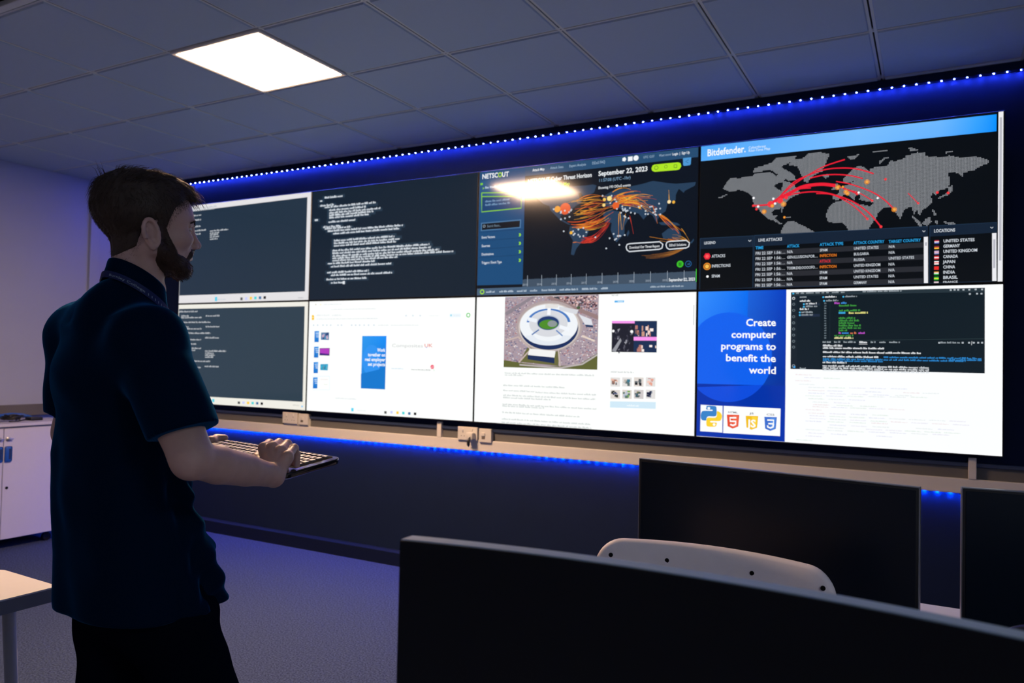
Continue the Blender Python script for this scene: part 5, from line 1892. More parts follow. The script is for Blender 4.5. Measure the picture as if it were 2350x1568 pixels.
def skull(F):
    F.ell((0.000, 0, 0.034), (.100, .077, .080), 0.01)
    F.ell((0.052, 0, 0.012), (.056, .063, .066), 0.02)
    F.ell((0.040, 0, -0.045), (.052, .058, .055), 0.02)
    F.ell((0.082, 0, -0.056), (.021, .030, .032), 0.012)
    F.ell((0.077, 0, -0.090), (.017, .022, .018), 0.012)
    for s in (-1, 1):
        F.cap((0.004, s * .056, -.050), (.074, s * .017, -.095), .018, .016, 0.016)
        F.cap((0.002, s * .060, -.015), (.004, s * .056, -.055), .016, .016, 0.014)
        F.ell((.070, s * .043, -.030), (.026, .020, .020), 0.014)
    F.cap((.090, -.034, .012), (.098, 0, .008), .011, .011, 0.01)
    F.cap((.098, 0, .008), (.090, .034, .012), .011, .011, 0.01)
    for s in (-1, 1):
        F.ell((.106, s * .036, -.0075), (.021, .024, .0135), 0.010, sub=True)
    # nose
    F.cap((.1015, 0, .000), (.1135, 0, -.032), .0068, .0082, 0.008)
    F.ell((.1165, 0, -.0385), (.0098, .0098, .0088), 0.006)
    for s in (-1, 1):
        F.ell((.1065, s * .0115, -.0425), (.0095, .0062, .0072), 0.005)
    # lips
    F.cap((.0945, -.021, -.0612), (.1012, 0, -.0575), .0038, .0058, 0.005)
    F.cap((.1012, 0, -.0575), (.0945, .021, -.0612), .0058, .0038, 0.005)
    F.cap((.0935, -.018, -.0650), (.0975, 0, -.0690), .0042, .0062, 0.004)
    F.cap((.0975, 0, -.0690), (.0935, .018, -.0650), .0062, .0042, 0.004)
    F.cap((.096, -.020, -.0632), (.1035, 0, -.0630), .0012, .0014, 0.003, sub=True)
    F.cap((.1035, 0, -.0630), (.096, .020, -.0632), .0014, .0012, 0.003, sub=True)
    F.ell((.094, 0, -.0795), (.006, .016, .004), 0.006, sub=True)
    # eyelids
    for s in (-1, 1):
        ec = EYE * np.array([1, s, 1])
        for el, q in ((33, .0020), (-24, .0015)):
            P = []
            for i, ph in enumerate((-52, -30, -8, 14, 36, 58, 78)):
                e_ = math.radians(el * math.sin(math.pi * (i + .35) / 6.7) ** .6)
                h_ = math.radians(ph)
                P.append(ec + .0126 * np.array([math.cos(e_) * math.cos(h_), s * math.cos(e_) * math.sin(h_), math.sin(e_)]))
            F.chain(P, [q] * 7, .0015)
        F.chain([ec + np.array([.0095, -s * .009, .0095]), ec + np.array([.0115, s * .004, .0105]), ec + np.array([.005, s * .0135, .0065])], [.0030, .0034, .0030], .004)
    # neck
    F.cap((-.022, 0, -.050), (-.030, 0, -.20), .046, .050, 0.025)
    F.cap((-.004, 0, -.09), (-.010, 0, -.20), .041, .046, 0.02)
    for s in (-1, 1):
        F.cap((-.020, s * .046, -.045), (.018, s * .022, -.170), .011, .011, 0.02)
    F.ell((.028, 0, -.140), (.012, .011, .014), 0.015)


def ears(F):
    for s in (-1, 1):
        cx_, cz_ = -.004, -.025
        pts, rs = [], []
        for i in range(13):
            t = math.radians(-62 + i * 262 / 12)
            rr = 1.0
            ex = cx_ + .0165 * math.cos(t) - .004 * math.sin(t)
            ez = cz_ + .0290 * math.sin(t)
            out = .0775 + .0095 * (0.5 - 0.5 * math.cos(t)) + .002 * math.sin(t)
            pts.append((ex, s * out, ez))
            rs.append(.0042 if i < 10 else .0046)
        F.chain(pts, rs, 0.0025)
        F.ell((cx_ + .003, s * .0790, cz_ - .028), (.0080, .0050, .0090), 0.004)
        Rr = None
        F.ell((cx_ - .001, s * .0755, cz_), (.0150, .0046, .0270), 0.005)
        F.chain([(cx_ - .008, s * .0805, cz_ + .012), (cx_ - .009, s * .0815, cz_ - .006), (cx_ - .002, s * .0805, cz_ - .018)], [.0028, .0030, .0030], 0.004)
        F.ell((cx_ + .003, s * .0850, cz_ - .002), (.0085, .0085, .0135), 0.003, sub=True)
        F.ell((cx_ - .004, s * .0865, cz_ + .016), (.0080, .0050, .0060), 0.003, sub=True)
        F.cap((cx_ + .0125, s * .0770, cz_ - .010), (cx_ + .0130, s * .0770, cz_ - .002), .0040, .0036, 0.004)


HF = Field((-.14, -.105, -.20), (.145, .105, .135), .0022)
skull(HF)
ears(HF)
hv, hf = HF.mesh()
hv = relax(hv, hf, 1, .4)
head_chunk = (headw(hv), hf)

# hair: scalp offset whose depth depends on the place, with combed locks
SK = Field((-.16, -.115, -.20), (.15, .115, .16), .0026)
skull(SK)
s_all = (slice(None),) * 3
X, Y, Z = SK.grid(s_all)
Xf, Yf, Zf = np.broadcast_arrays(X, Y, Z)


def smooth01(x):
    x = np.clip(x, 0, 1)
    return x * x * (3 - 2 * x)


def hairline(a, b_):
    """height above which hair grows, by fore-aft position"""
    xs_ = [-.15, -.085, -.055, -.030, -.014, .012, .020, .032, .040, .052, .082, .100, .12]
    zs_ = [-.085, -.080, -.068, -.055, -.012, .002, -.022, -.018, .006, .030, .054, .058, .060]
    return np.interp(a, xs_, zs_)


up_ = Zf - hairline(Xf, Yf)
top = smooth01((Zf - .050) / .045)
front = smooth01((Xf - .02) / .08)
back = smooth01((-Xf - .03) / .06)
side_fade = smooth01((Zf + .01) / .055)
lock = np.sin(Xf * 150 + 40 * Yf + 5 * np.sin(Yf * 130)) * .5 + np.sin(Yf * 420 + 60 * Xf + 3 * np.sin(Xf * 90)) * .5
thick = .0015 + .0035 * side_fade + top * (.006 + .004 * front) + back * side_fade * .004
thick = thick + (.0016 * top + .0010 * back) * lock + .0008 * wob((Xf, Yf, Zf), 4, 260)
thick = thick * smooth01(up_ / .012) - .004 * (1 - smooth01((up_ + .002) / .008))
SK.D = (SK.D - thick).astype(np.float32)
# quiff over the forehead and the crown
for (p0, p1, r0, r1) in (((.050, .02, .100), (.098, .012, .083), .016, .014), ((.060, -.02, .098), (.098, -.014, .080), .016, .013), ((.085, .012, .088), (.110, .016, .072), .012, .005),
                         ((.085, -.006, .089), (.111, -.002, .074), .012, .005), ((.080, .034, .080), (.104, .038, .058), .011, .005), ((.080, -.030, .080), (.104, -.03, .06), .011, .005),
                         ((-.04, .0, .106), (.04, .0, .104), .016, .016), ((-.078, 0, .085), (-.045, 0, .107), .021, .015), ((-.082, .0, .06), (-.084, 0, .03), .020, .018), ((.03, .03, .097), (-.04, .03, .100), .014, .014),
                         ((.03, -.03, .097), (-.04, -.03, .100), .014, .014)):
    SK.cap(p0, p1, r0, r1, 0.010)
kv, kf = SK.mesh()
hair_cap_local = kv
hair = mesh_obj('hair', [(headw(kv), kf)], M_HAIR, man)


def strands(specs, name, m_, parent):
    """tapered three-sided hairs; specs: list of (points, root radius) in head axes"""
    b_ = MB()
    for P, r in specs:
        n = len(P)
        b_.tube([headw(p) for p in P], [r * (1 - .85 * i / (n - 1)) for i in range(n)], 3, cap=False)
    return b_.build(name, m_, parent, smooth=True)


rs_ = np.random.RandomState(12)
sel = kv[(kv[:, 2] > .045)]
spec = []
for i in rs_.choice(len(sel), 1700):
    p = sel[i]
    c_ = p - np.array([0, 0, .03])
    nrm = c_ / (np.linalg.norm(c_) + 1e-9)
    fwd = np.array([1.0, 0, 0.15]) if p[0] > -.06 else np.array([-.35, 0, -.9])
    if p[2] < .075 and p[0] > -.06:
        fwd = np.array([.5, 0, -.75])
    fwd = fwd + rs_.normal(size=3) * .28
    fwd = fwd - nrm * (fwd @ nrm) * .9
    fwd /= np.linalg.norm(fwd)
    ln = rs_.uniform(.010, .026)
    lift = rs_.uniform(.15, .5) if p[2] > .07 else rs_.uniform(.02, .15)
    P = [p - nrm * .002, p + fwd * ln * .4 + nrm * ln * lift * .55, p + fwd * ln + nrm * ln * lift * .62 + np.array([0, 0, -.12 * ln])]
    spec.append((P, rs_.uniform(.00035, .0006)))
low_ = kv[(kv[:, 2] <= .052) & (kv[:, 2] > hairline(kv[:, 0], 0) + .002)]
for i in rs_.choice(len(low_), 2600):
    p = low_[i]
    nrm = (p - np.array([0, 0, .03])) / np.linalg.norm(p - np.array([0, 0, .03]))
    d = np.array([-.25 if p[0] < .0 else .1, 0, -1.0]) + rs_.normal(size=3) * .3
    d = d - nrm * (d @ nrm) * .85
    d /= np.linalg.norm(d)
    ln = rs_.uniform(.004, .010)
    spec.append(([p - nrm * .001, p + d * ln * .5 + nrm * .0008, p + d * ln + nrm * .0004], .0004))
upv = hv[:, 2] - hairline(hv[:, 0], 0)
edge_ = hv[(upv > -.014) & (upv < .006) & (np.abs(hv[:, 1]) < .0765) & (hv[:, 0] < .088) & (hv[:, 2] > -.085)]
for i in rs_.choice(len(edge_), 1500):      # clipped hair along the edge
    p = edge_[i]
    nrm = (p - np.array([0, 0, .0])) / np.linalg.norm(p)
    d = np.array([-.2 if p[0] < .0 else .15, 0, -1.0]) + rs_.normal(size=3) * .35
    d = d - nrm * (d @ nrm) * .8
    d /= np.linalg.norm(d)
    ln = rs_.uniform(.0025, .006)
    spec.append(([p - nrm * .0008, p + d * ln * .5 + nrm * .0006, p + d * ln + nrm * .0003], .0003))
for i in range(46):       # fringe tips
    y = rs_.uniform(-.03, .046)
    p = np.array([.100 + rs_.uniform(-.01, .008), y, .076 + rs_.uniform(-.012, .006)])
    ln = rs_.uniform(.016, .030)
    spec.append(([p, p + np.array([ln * .55, rs_.uniform(-.004, .006), -ln * .32]), p + np.array([ln * .85, rs_.uniform(-.004, .008), -ln * .95])], .0009))
for i in range(7):        # cowlick
    p = np.array([-.080 + rs_.uniform(-.012, .006), .01 + rs_.uniform(-.01, .01), .100])
    spec.append(([p, p + np.array([-.006, 0, .016]), p + np.array([-.013 + rs_.uniform(-.006, .004), 0, .028 + rs_.uniform(-.01, .010)])], .0006))
strands(spec, 'loose_hair', M_HAIR, hair)

# beard
BF = Field((-.03, -.085, -.14), (.13, .085, .03), .0022)
skull(BF)
X, Y, Z = BF.grid(s_all)
Xf, Yf, Zf = np.broadcast_arrays(X, Y, Z)
cheek = np.interp(Xf, [-.01, .012, .030, .042, .060, .078, .090, .105, .12], [-.03, .004, .000, -.030, -.062, -.066, -.076, -.079, -.08])
low = np.interp(Xf, [-.01, .02, .05, .09], [-.060, -.100, -.122, -.13])
mask = smooth01((cheek - Zf) / .010) * smooth01((Zf - low) / .010) * smooth01((Xf - .006) / .008)
mous = smooth01(1 - np.abs(Zf + .0525) / .006) * smooth01((Xf - .088) / .004) * smooth01((.026 - np.abs(Yf)) / .006)
mous2 = smooth01(1 - np.abs(np.abs(Yf) - .024) / .008) * smooth01((Xf - .075) / .006) * smooth01((-.052 - Zf) / .006)
tb = np.maximum(mask * (.0028 + .0020 * smooth01((Xf - .05) / .03) * smooth01((-.085 - Zf) / .02)), np.maximum(mous * .0020, mous2 * .0018))
tb = tb + .0007 * wob((Xf, Yf, Zf), 9, 420) * (tb > .001) - .003 * (tb < .0004)
BF.D = (BF.D - tb).astype(np.float32)
bv, bf = BF.mesh()
keep = np.isin(np.arange(len(bf)), np.arange(len(bf)))
beard = mesh_obj('beard', [(headw(bv), bf)], M_BEARD, man)
sel = bv[(bv[:, 2] < -.03) & (bv[:, 0] > .015)]
cz_ = np.interp(sel[:, 0], [-.01, .012, .030, .042, .060, .078, .090, .105, .12], [-.03, .004, .000, -.030, -.062, -.066, -.076, -.079, -.08])
sel = sel[(sel[:, 2] < cz_ - .004) & (sel[:, 2] > np.interp(sel[:, 0], [-.01, .02, .05, .09], [-.058, -.098, -.120, -.13]))]
spec = []
for i in rs_.choice(len(sel), 1500):
    p = sel[i]
    nrm = p - np.array([.02, 0, -.05])
    nrm = nrm / np.linalg.norm(nrm)
    d = nrm * .55 + np.array([.25, 0, -.8]) + rs_.normal(size=3) * .25
    d /= np.linalg.norm(d)
    ln = rs_.uniform(.003, .0075)
    spec.append(([p - nrm * .001, p + d * ln * .5 + nrm * .0008, p + d * ln], .00035))
strands(spec, 'beard_hairs', M_BEARD, beard)

# eyebrows
spec = []
bt = np.clip((np.abs(hv[:, 1]) - .010) / .038, 0, 1)
bc = .0045 + .0085 * np.sin(bt * 2.5) - .005 * bt
bsel = hv[(np.abs(hv[:, 2] - bc) < .0034 - .0016 * bt) & (hv[:, 0] > .070) & (np.abs(hv[:, 1]) > .010) & (np.abs(hv[:, 1]) < .048)]
for i in rs_.choice(len(bsel), 380):
    p = bsel[i]
    sg = 1 if p[1] > 0 else -1
    d = np.array([-.45, sg * 1.0, .25]) + rs_.normal(size=3) * .2
    d /= np.linalg.norm(d)
    spec.append(([p - np.array([.0006, 0, 0]), p + d * .0035 + np.array([.0012, 0, 0]), p + d * .007 + np.array([.0012, 0, 0])], .00035))
strands(spec, 'eyebrows', M_HAIR, man)
# eyes
for s in (-1, 1):
    b_ = MB()
    cen = EYE * np.array([1, s, 1])
    look = np.array([math.cos(.12), -.12 * 1, 0.02])
    z_ = look / np.linalg.norm(look)
    x_ = np.cross(z_, [0, 0, 1.0])
    x_ /= np.linalg.norm(x_)
    y_ = np.cross(z_, x_)
    prof = [(math.sin(math.radians(a)), math.cos(math.radians(a))) for a in (2, 10, 20, 28, 29, 45, 65, 90, 120, 150, 178)]
    n = 20
    vs = []
    for (q, w_) in prof:
        for k in range(n):
            t = 2 * math.pi * k / n
            vs.append(headw(cen + .0119 * (x_ * q * math.cos(t) + y_ * q * math.sin(t) + z_ * w_)))
    fs, mi_ = [], []
    for i in range(len(prof) - 1):
        for k in range(n):
            b_.f.append((i * n + k, (i + 1) * n + k, (i + 1) * n + (k + 1) % n, i * n + (k + 1) % n))
            b_.mi.append(1 if i < 3 else 0)
    b_.f.append(tuple(range(n)))
    b_.mi.append(1)
    b_.v = [tuple(v) for v in vs]
    b_.build('eye', [M_EYE, M_IRIS], man, smooth=True)

# ---------------- keyboard
KBR, KBL, KFR = L(788, 1050, 1.74), L(527, 1009, 1.975), L(690, 1089, 1.60)
kx = (KBR - KBL)
KW = np.linalg.norm(kx)
kx /= KW
ky = (KBR - KFR) - kx * ((KBR - KFR) @ kx)
ky /= np.linalg.norm(ky)
kz = np.cross(kx, ky)
KD = 0.168
KO = KBL - ky * KD                                     # front left corner of the top face


def K(u, v, w_=0.0):
    return KO + kx * u + ky * v + kz * w_


kb = thing('keyboard', 'black computer keyboard held in the left hand of the man', 'keyboard', tuple(K(KW / 2, KD / 2)))


def rounded(u0, u1, v0, v1, r, n=6, w_=0.0):
    out = []
    for (cu, cv, a0) in ((u1 - r, v1 - r, 0), (u0 + r, v1 - r, 90), (u0 + r, v0 + r, 180), (u1 - r, v0 + r, 270)):
        for i in range(n + 1):
            t = math.radians(a0 + 90 * i / n)
            out.append((cu + r * math.cos(t), cv + r * math.sin(t), w_))
    return out


def slab(b_, prof, u0, u1, v0, v1, r, mi=0):
    """stack of rounded outlines (inset, height)"""
    rings = [[K(*q) for q in rounded(u0 + i_, u1 - i_, v0 + i_, v1 - i_, max(r - i_, .002), 6, w_)] for i_, w_ in prof]
    n = len(rings[0])
    vs = [p for ring in rings for p in ring]
    fs = [tuple(range(n))[::-1], tuple((len(rings) - 1) * n + k for k in range(n))]
    for i in range(len(rings) - 1):
        for k in range(n):
            fs.append((i * n + k, i * n + (k + 1) % n, (i + 1) * n + (k + 1) % n, (i + 1) * n + k))
    b_.add(vs, fs, mi)


b = MB()
slab(b, [(.010, -.016), (.002, -.012), (0, -.005), (.0005, -.0015), (.002, 0)], 0, KW, 0, KD, .024)
b.build('base', mat('glossy_black_case', (0.006, 0.006, 0.008), 0.16, 0.5, coat=0.4), kb, smooth='auto')
M_KEY = mat('dark_keycap', (0.16, 0.145, 0.14), 0.34, 0.6, noise=0.05)
b = MB()
slab(b, [(0, -.001), (0, .0006)], .010, KW - .022, .048, KD - .010, .004)
b.build('key_well', mat('key_well', (.003, .003, .004), .9, .05), kb)
rowv = [KD - .022, KD - .041, KD - .060, KD - .079, KD - .098, KD - .117]
nk = 0
for ri, v in enumerate(rowv):
    u = .014
    h_ = .0115 if ri == 0 else .0150
    ws = {0: [.0165] * 21, 1: [.0165] * 13 + [.033] + [.0165] * 6, 2: [.025] + [.0165] * 12 + [.0245] + [.0165] * 6, 3: [.029] + [.0165] * 11 + [.0385] + [.0165] * 6, 4: [.021] + [.0165] * 11 + [.0465] + [.0165] * 3 + [.035, .0165], 5: [.021, .019, .019, .098, .019, .019, .021, .0165, .0165, .0165, .0165, .035, .0165]}[ri]
    gap = .0026
    sc_ = (KW - .040 - gap * len(ws)) / sum(ws)
    for wd in ws:
        wd *= sc_
        if nk < 100:
            b = MB()
            slab(b, [(0, .0008), (.0004, .0030), (.0014, .0040)], u, u + wd, v - h_ / 2, v + h_ / 2, .0018)
            b.build('key', M_KEY, kb)
            nk += 1
        u += wd + gap

# ---------------- arms and hands
def arm_fields():
    out = []
    sh, el, wr = L(338, 786, 1.50), L(441, 1054, 1.385), L(628, 1092, 1.555)
    lo = np.minimum(np.minimum(sh, el), wr) - .12
    hi = np.maximum(np.maximum(sh, el), wr) + .16
    hi = np.maximum(hi, L(690, 1000, 1.70) + .03)
    F = Field(lo, hi, .0023)
    ax_u = (el - sh) / np.linalg.norm(el - sh)
    ax_f = (wr - el) / np.linalg.norm(wr - el)
    F.cap(sh, el, .046, .034, .02)
    F.cap(sh + ax_u * .12 - ax_f * .006, sh + ax_u * .24, .044, .033, .02)
    F.ell(el, (.034, .034, .034), .02)
    F.chain([el, el + ax_f * .06 - UP * .001, el + ax_f * .13, wr - ax_f * .02, wr], [.0335, .0355, .0310, .0240, .0232], .004)
    F.ell(wr - ax_f * .012 + kx * .010 + kz * .012, (.009, .009, .008), .010)     # ulna knob
    hand(F, wr, ax_f)
    return F


def finger(F, pts, rs, k=.004):
    F.chain(pts, rs, k)


def hand(F, wr, ax_f):
    """right hand over the keys: knuckles high, fingers bent down on the keyboard"""
    mcp = {'i': L(606, 1027, 1.615), 'm': L(626, 1026, 1.605), 'r': L(645, 1034, 1.592), 'p': L(660, 1047, 1.578)}
    pip = {'i': L(618, 1019, 1.650), 'm': L(640, 1018, 1.645), 'r': L(659, 1020, 1.632), 'p': L(675, 1029, 1.618)}
    dip = {'i': L(628, 1033, 1.668), 'm': L(651, 1032, 1.664), 'r': L(669, 1034, 1.652), 'p': L(681, 1043, 1.632)}
    tip = {'i': L(630, 1047, 1.672), 'm': L(653, 1046, 1.668), 'r': L(671, 1048, 1.655), 'p': L(681, 1056, 1.635)}
    for q in 'imrp':
        # put each fingertip on the key tops
        t = tip[q]
        hgt = (t - KO) @ kz
        tip[q] = t - kz * (hgt - .0105)
        if (dip[q] - KO) @ kz < .018:
            dip[q] = dip[q] + kz * (.020 - (dip[q] - KO) @ kz)
    R0 = {'i': (.0105, .0098, .0088, .0076), 'm': (.0108, .0100, .0090, .0078), 'r': (.0103, .0096, .0085, .0074), 'p': (.0092, .0084, .0075, .0066)}
    cen = wr + ax_f * .012
    for q in 'imrp':
        F.cap(wr + (mcp[q] - wr) * .08, mcp[q] - kz * .004, .0170, .0125, .006)
        F.ell(mcp[q] + kz * .0005, (.0112, .0112, .0105), .006)
    # palm underside
    F.cap(wr - kz * .003, (mcp['i'] + mcp['m']) / 2 - kz * .012, .019, .014, .006)
    F.cap(wr - kz * .003, (mcp['r'] + mcp['p']) / 2 - kz * .012, .018, .012, .006)
    for q in 'imrp':
        P = [mcp[q], pip[q], dip[q], tip[q]]
        finger(F, P, R0[q], .0028)
        F.ell(pip[q], (R0[q][1] * 1.05,) * 3, .004)
        F.cap(mcp[q] + kz * .007, wr + (mcp[q] - wr) * .35 + kz * .013, .0022, .0018, .006)   # tendon
    # thumb leaves the side of the palm and rests on the near keys
    b0 = wr + (mcp['i'] - wr) * .25 - kx * .012 - kz * .006
    t1 = wr + (mcp['i'] - wr) * .70 - kx * .022 - kz * .022
    t2 = t1 + (mcp['i'] - wr) / np.linalg.norm(mcp['i'] - wr) * .026 - kx * .006 - kz * .006
    t3 = t2 + ax_f * .010 + (mcp['i'] - wr) / np.linalg.norm(mcp['i'] - wr) * .016
    for t in (t1, t2, t3):
        hg = (t - KO) @ kz
        if hg < .014:
            t += kz * (.014 - hg)
    F.chain([b0, t1, t2, t3], [.016, .0125, .0108, .0085], .008)


AF = arm_fields()
av, af = AF.mesh()
av = relax(av, af, 1, .4)
arm_chunk = (av, af)

# left arm: behind the trunk, the hand carries the keyboard from below with the thumb on top
lsh, lel = L(190, 775, 1.72), L(166, 992, 1.72)
lwr = K(-.035, .050, -.030)
lo = np.minimum(np.minimum(lsh, lel), lwr) - .10
hi = np.maximum(np.maximum(lsh, lel), lwr) + .12
hi = np.maximum(hi, K(.14, KD, .03) + .02)
LF = Field(lo, hi, .003)
lfx = (lwr - lel) / np.linalg.norm(lwr - lel)
LF.cap(lsh, lel, .050, .037, .02)
LF.cap(lel, lel + lfx * .10, .038, .040, .02)
LF.cap(lel + lfx * .10, lwr, .040, .025, .02)
pm = [K(.045, .045 + .02 * i, -.030) for i in range(4)]
for i in range(4):
    LF.cap(lwr, pm[i], .018, .0125, .012)
    LF.chain([pm[i], K(.085, .050 + .022 * i, -.0265), K(.112, .052 + .023 * i, -.0262), K(.130, .053 + .023 * i, -.0255)], [.0115, .0098, .0088, .0075], .003)
tpts = [K(-.030, .085, -.018), K(-.008, .120, .004), L(497, 1009, 1.97) + kz * .001, L(516, 1007, 1.975) + kz * .002]
LF.chain(tpts, [.016, .0125, .0115, .0088], .008)
lv, lf = LF.mesh()
lv = relax(lv, lf, 1, .4)
# thumb nails are part of the hand surface

# hidden trunk, hips and legs under the clothes
TF = Field(BASE + np.array([-.40, -.40, .02]), BASE + np.array([.40, .40, 1.52]), .010)
NB = headw((-.030, 0, -.165))
NC = headw((-.020, 0, -.116))                         # middle of the collar
TF.cap(B(0, .0, 1.30), B(0.02, .02, 1.00), .085, .085, .03)
TF.cap(lsh, L(338, 786, 1.50), .05, .05, .05)
TF.cap(NB, B(0, .0, 1.30), .045, .08, .05)
HIPR, HIPL = B(.150, .060, .90), B(-.035, .040, .90)
KNR, KNL = B(.235, .115, .50), B(-.065, .065, .50)
ANR, ANL = B(.245, .055, .09), B(-.085, .015, .09)
for h_, k_, a_ in ((HIPR, KNR, ANR), (HIPL, KNL, ANL)):
    TF.cap(h_ - UP * .03, k_, .056, .050, .03)
    TF.cap(k_, a_, .056, .038, .03)
tv, tf = TF.mesh()
mesh_obj('body', [head_chunk, arm_chunk, (lv, lf), (tv, tf)], M_SKIN, man)

# ---------------- polo shirt
ZH = 0.892                                    # hem height
SF = Field(np.minimum(lsh, L(105, 1390, 1.5)) - np.array([.16, .2, .60]), np.maximum(L(338, 786, 1.50), L(470, 700, 1.7)) + np.array([.22, .2, .14]), .0045)
SF.lo[2] = SF.lo[2]


def ring_body(z, hw, hd, cr, cf):
    return (z, hw, hd, cr, cf)


# elliptical sections of the trunk, blended by a stack of flattened capsules
SEC = [(.85, .184, .142, .048, .044), (1.00, .168, .130, .034, .036), (1.10, .150, .110, .016, .016), (1.20, .157, .106, .007, .008), (1.30, .148, .098, .008, .004), (1.38, .136, .090, .006, -.002), (1.44, .110, .074, .002, -.008)]
s_ = (slice(None),) * 3
X, Y, Z = SF.grid(s_)
zz = [q[0] for q in SEC]
hw_ = np.interp(Z, zz, [q[1] for q in SEC])
hd_ = np.interp(Z, zz, [q[2] for q in SEC])
cr_ = np.interp(Z, zz, [q[3] for q in SEC])
cf_ = np.interp(Z, zz, [q[4] for q in SEC])
rr = (X - BASE[0]) * E_R[0] + (Y - BASE[1]) * E_R[1] - cr_
ff = (X - BASE[0]) * E_F[0] + (Y - BASE[1]) * E_F[1] - cf_
q4 = (np.abs(rr / hw_) ** 2.5 + np.abs(ff / hd_) ** 2.5) ** (1 / 2.5)
d = (q4 - 1) * np.minimum(hw_, hd_)
d = np.maximum(d, Z - 1.455)
SF.D = d.astype(np.float32)
rsh, rel = L(338, 786, 1.50), L(441, 1054, 1.385)
axr = (rel - rsh) / np.linalg.norm(rel - rsh)
axl = (lel - lsh) / np.linalg.norm(lel - lsh)
# yoke and shoulders
NBS = NB - UP * .020
SF.cap(NBS - UP * .030 - E_F * .012, rsh + UP * .002, .045, .060, .05)
SF.cap(NBS + UP * .002 - E_F * .022, lsh + UP * .010, .052, .062, .05)
SF.cap(NBS - E_F * .022, (NBS + lsh) / 2 + UP * .010, .052, .056, .05)
SF.ell(NC - UP * .072 - E_F * .030 - E_R * .012, (.066, .066, .036), .03)
SF.cap(B(-.06, -.010, 1.36), B(.075, -.012, 1.36), .074, .074, .04)
SF.cap(NBS - E_F * .02 - UP * .01, B(0, -.01, 1.36), .050, .09, .05)
# sleeves
rhem = L(421, 992, 1.405)
lhem = L(168, 950, 1.715)
SL = SF.like()
SL.cap(rsh, rhem + axr * .05, .066, .0565, .02)
SL.cap(rsh + axr * .10, rhem + axr * .05, .058, .0585, .02)
SL.cut(rhem, RH * .34 - UP * .94 - FH * .10, .003)
SM = SF.like()
SM.cap(lsh, lhem + axl * .05, .070, .056, .02)
SM.cut(lhem, axl, .003)
k_ = .045
for Q in (SL.D, SM.D):
    hh = np.clip(.5 + .5 * (SF.D - Q) / k_, 0, 1)
    SF.D = (SF.D * (1 - hh) + Q * hh - k_ * hh * (1 - hh)).astype(np.float32)
# folds: long vertical drags on the back, gathered creases at the belly and sleeve
ang = np.arctan2(ff / .12, rr / .17)
lowm = smooth01((1.30 - Z) / .18)
fold = .0055 * np.sin(ang * 9 + 3 * np.sin(Z * 6 + 1)) * lowm * (.5 + .5 * np.sin(ang * 2.3 + 1.0))
belly = smooth01((ff + .01) / .05) * smooth01((1.22 - Z) / .08) * smooth01((rr + .02) / .10)
wav = .0034 * np.sin(Z * 95 - ang * 7.0 + 2.2 * np.sin(ang * 4 + Z * 9)) + .0038 * np.sin(Z * 47 + ang * 9 + 1.0)
fold = fold + belly * wav
fold = fold + .003 * wob(np.broadcast_arrays(X, Y, Z), 21, 26) + .0016 * wob(np.broadcast_arrays(X, Y, Z), 22, 60)
SF.D = (SF.D - fold).astype(np.float32)
SF.cut(B(0, 0, ZH), -UP + E_F * .02, .006)
sv, sf = SF.mesh()
sv = relax(sv, sf, 1, .4)
shirt = mesh_obj('polo_shirt', [(sv, sf)], M_SHIRT, man)

# collar standing round the neck


def collar_pt(t, h_, extra):
    """t: angle round the neck (0 = nape), h_: 0 bottom .. 1 top edge"""
    a, b_ = math.cos(t), math.sin(t)              # a: towards the back
    rad_r, rad_f = .056 + extra, .056 + extra
    p = NC - E_F * (rad_f * a) * 1.0 + E_R * (rad_r * b_) + E_F * .001
    zt = NC[2] + .010 + .0275 * a - .004 * (1 - a)
    zb = NC[2] - .034 + .030 * a - .018 * (1 - a)
    return np.array([p[0], p[1], zb + (zt - zb) * h_])


b = MB()
n = 64
t_ = [-math.pi * .93 + 1.86 * math.pi * i / (n - 1) for i in range(n)]
prof = [(0.0, .010), (.25, .008), (.6, .003), (.92, .000), (1.0, -.0015), (.98, -.0045), (.6, -.005), (.1, -.004)]
vs = [collar_pt(t, h_, e_) for (h_, e_) in prof for t in t_]
fs = []
for i in range(len(prof) - 1):
    for k in range(n - 1):
        fs.append((i * n + k, i * n + k + 1, (i + 1) * n + k + 1, (i + 1) * n + k))
b.add(vs, fs)
b.build('collar', M_SHIRT, man, smooth=True)

# lanyard ribbon round the collar, with its lettering
b = MB()
vs, fs = [], []
for (h_, e_) in ((.02, .0125), (.34, .0098)):
    for t in t_:
        vs.append(collar_pt(t, h_, e_))
for k in range(n - 1):
    fs.append((k, k + 1, n + k + 1, n + k))
b.add(vs, fs)
for sgn, q in ((1, t_[-1]), (-1, t_[0])):
    p0 = collar_pt(q, .0, .012)
    p1 = collar_pt(q, .34, .010)
    w_ = E_R * .007
    P = [p0, B(.03 * sgn, .118, 1.38), B(.022 * sgn, .130, 1.28), B(.006 * sgn, .142, 1.16)]
    vs = []
    for p in P:
        vs += [p - w_, p + w_]
    b.add(vs, [(2 * i, 2 * i + 1, 2 * i + 3, 2 * i + 2) for i in range(3)])
lan = b.build('lanyard', M_LANYARD, man, smooth=True)
b = MB()
v, f = text_mesh('Burnley College', 0.012)
if len(v):
    wd = v[:, 0].max()
    ta, tb_ = math.radians(14), math.radians(74)
    vs = []
    for (x, y) in v:
        t = ta + (tb_ - ta) * x / wd
        vs.append(collar_pt(t, .11 + .105 * y, .0120 - .0012 * y + .0012))
    b.add(vs, f)
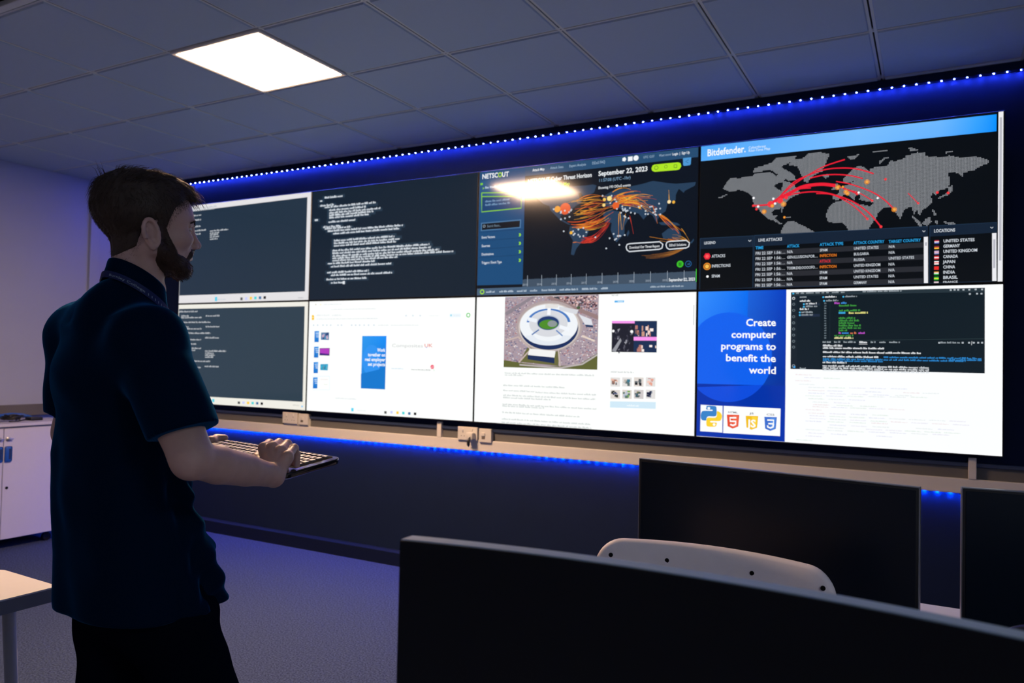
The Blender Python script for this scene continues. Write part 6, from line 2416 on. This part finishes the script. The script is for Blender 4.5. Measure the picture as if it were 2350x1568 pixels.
for i in range(6):
    t = math.radians(79 + i * 6)
    p = [collar_pt(t + da, hh_, .0125) for da, hh_ in ((0, .1), (.02, .1), (.02, .18), (0, .18))]
    b.add(p, [(0, 1, 2, 3)])
b.build('lettering', M_LETTER, lan)

# ---------------- trousers and shoes
PF = Field(BASE + np.array([-.36, -.36, .03]), BASE + np.array([.36, .36, 1.06]), .006)
PF.cap(B(.0, .040, .97), B(.100, .05, .97), .088, .092, .04)
PF.cap(B(.0, .040, .88), B(.11, .045, .88), .086, .098, .05)
for h_, k2, a_, sg in ((HIPR, KNR, ANR, 1), (HIPL, KNL, ANL, -1)):
    PF.cap(h_ - UP * .04, k2, .084, .078, .03)
    PF.cap(k2, a_ - UP * .01, .082, .066, .03)
X, Y, Z = PF.grid(s_)
PF.D = (PF.D - .005 * wob(np.broadcast_arrays(X, Y, Z), 31, 22) - .003 * wob(np.broadcast_arrays(X, Y, Z * 2), 32, 48)).astype(np.float32)
PF.cut(B(0, 0, 1.03), UP, .01)
PF.cut(B(0, 0, .045), -UP, .006)
pv, pf = PF.mesh()
mesh_obj('trousers', [(relax(pv, pf, 1, .4), pf)], M_TROUSER, man)
M_SHOE = mat('black_shoe', (0.006, 0.006, 0.008), 0.4, 0.5)
for a_, tw in ((ANR, .16), (ANL, -.10)):
    fd = E_F * math.cos(tw) + E_R * math.sin(tw)
    sd = np.array([fd[1], -fd[0], 0])
    Q = Field(a_ + np.array([-.30, -.30, -.095]), a_ + np.array([.30, .30, .06]), .006)
    g = np.array([a_[0], a_[1], 0])
    Q.cap(g - fd * .05 + UP * .045, g + fd * .13 + UP * .035, .042, .044, .02)
    Q.cap(g + fd * .10 + UP * .035, g + fd * .19 + UP * .028, .046, .030, .02)
    Q.cap(g - fd * .03 + UP * .06, g + UP * .11, .042, .038, .02)
    Q.cut(g + UP * .002, -UP, .004)
    Q.cut(g + UP * .115, UP, .004)
    qv, qf = Q.mesh()
    mesh_obj('shoe', [(qv, qf)], M_SHOE, man)
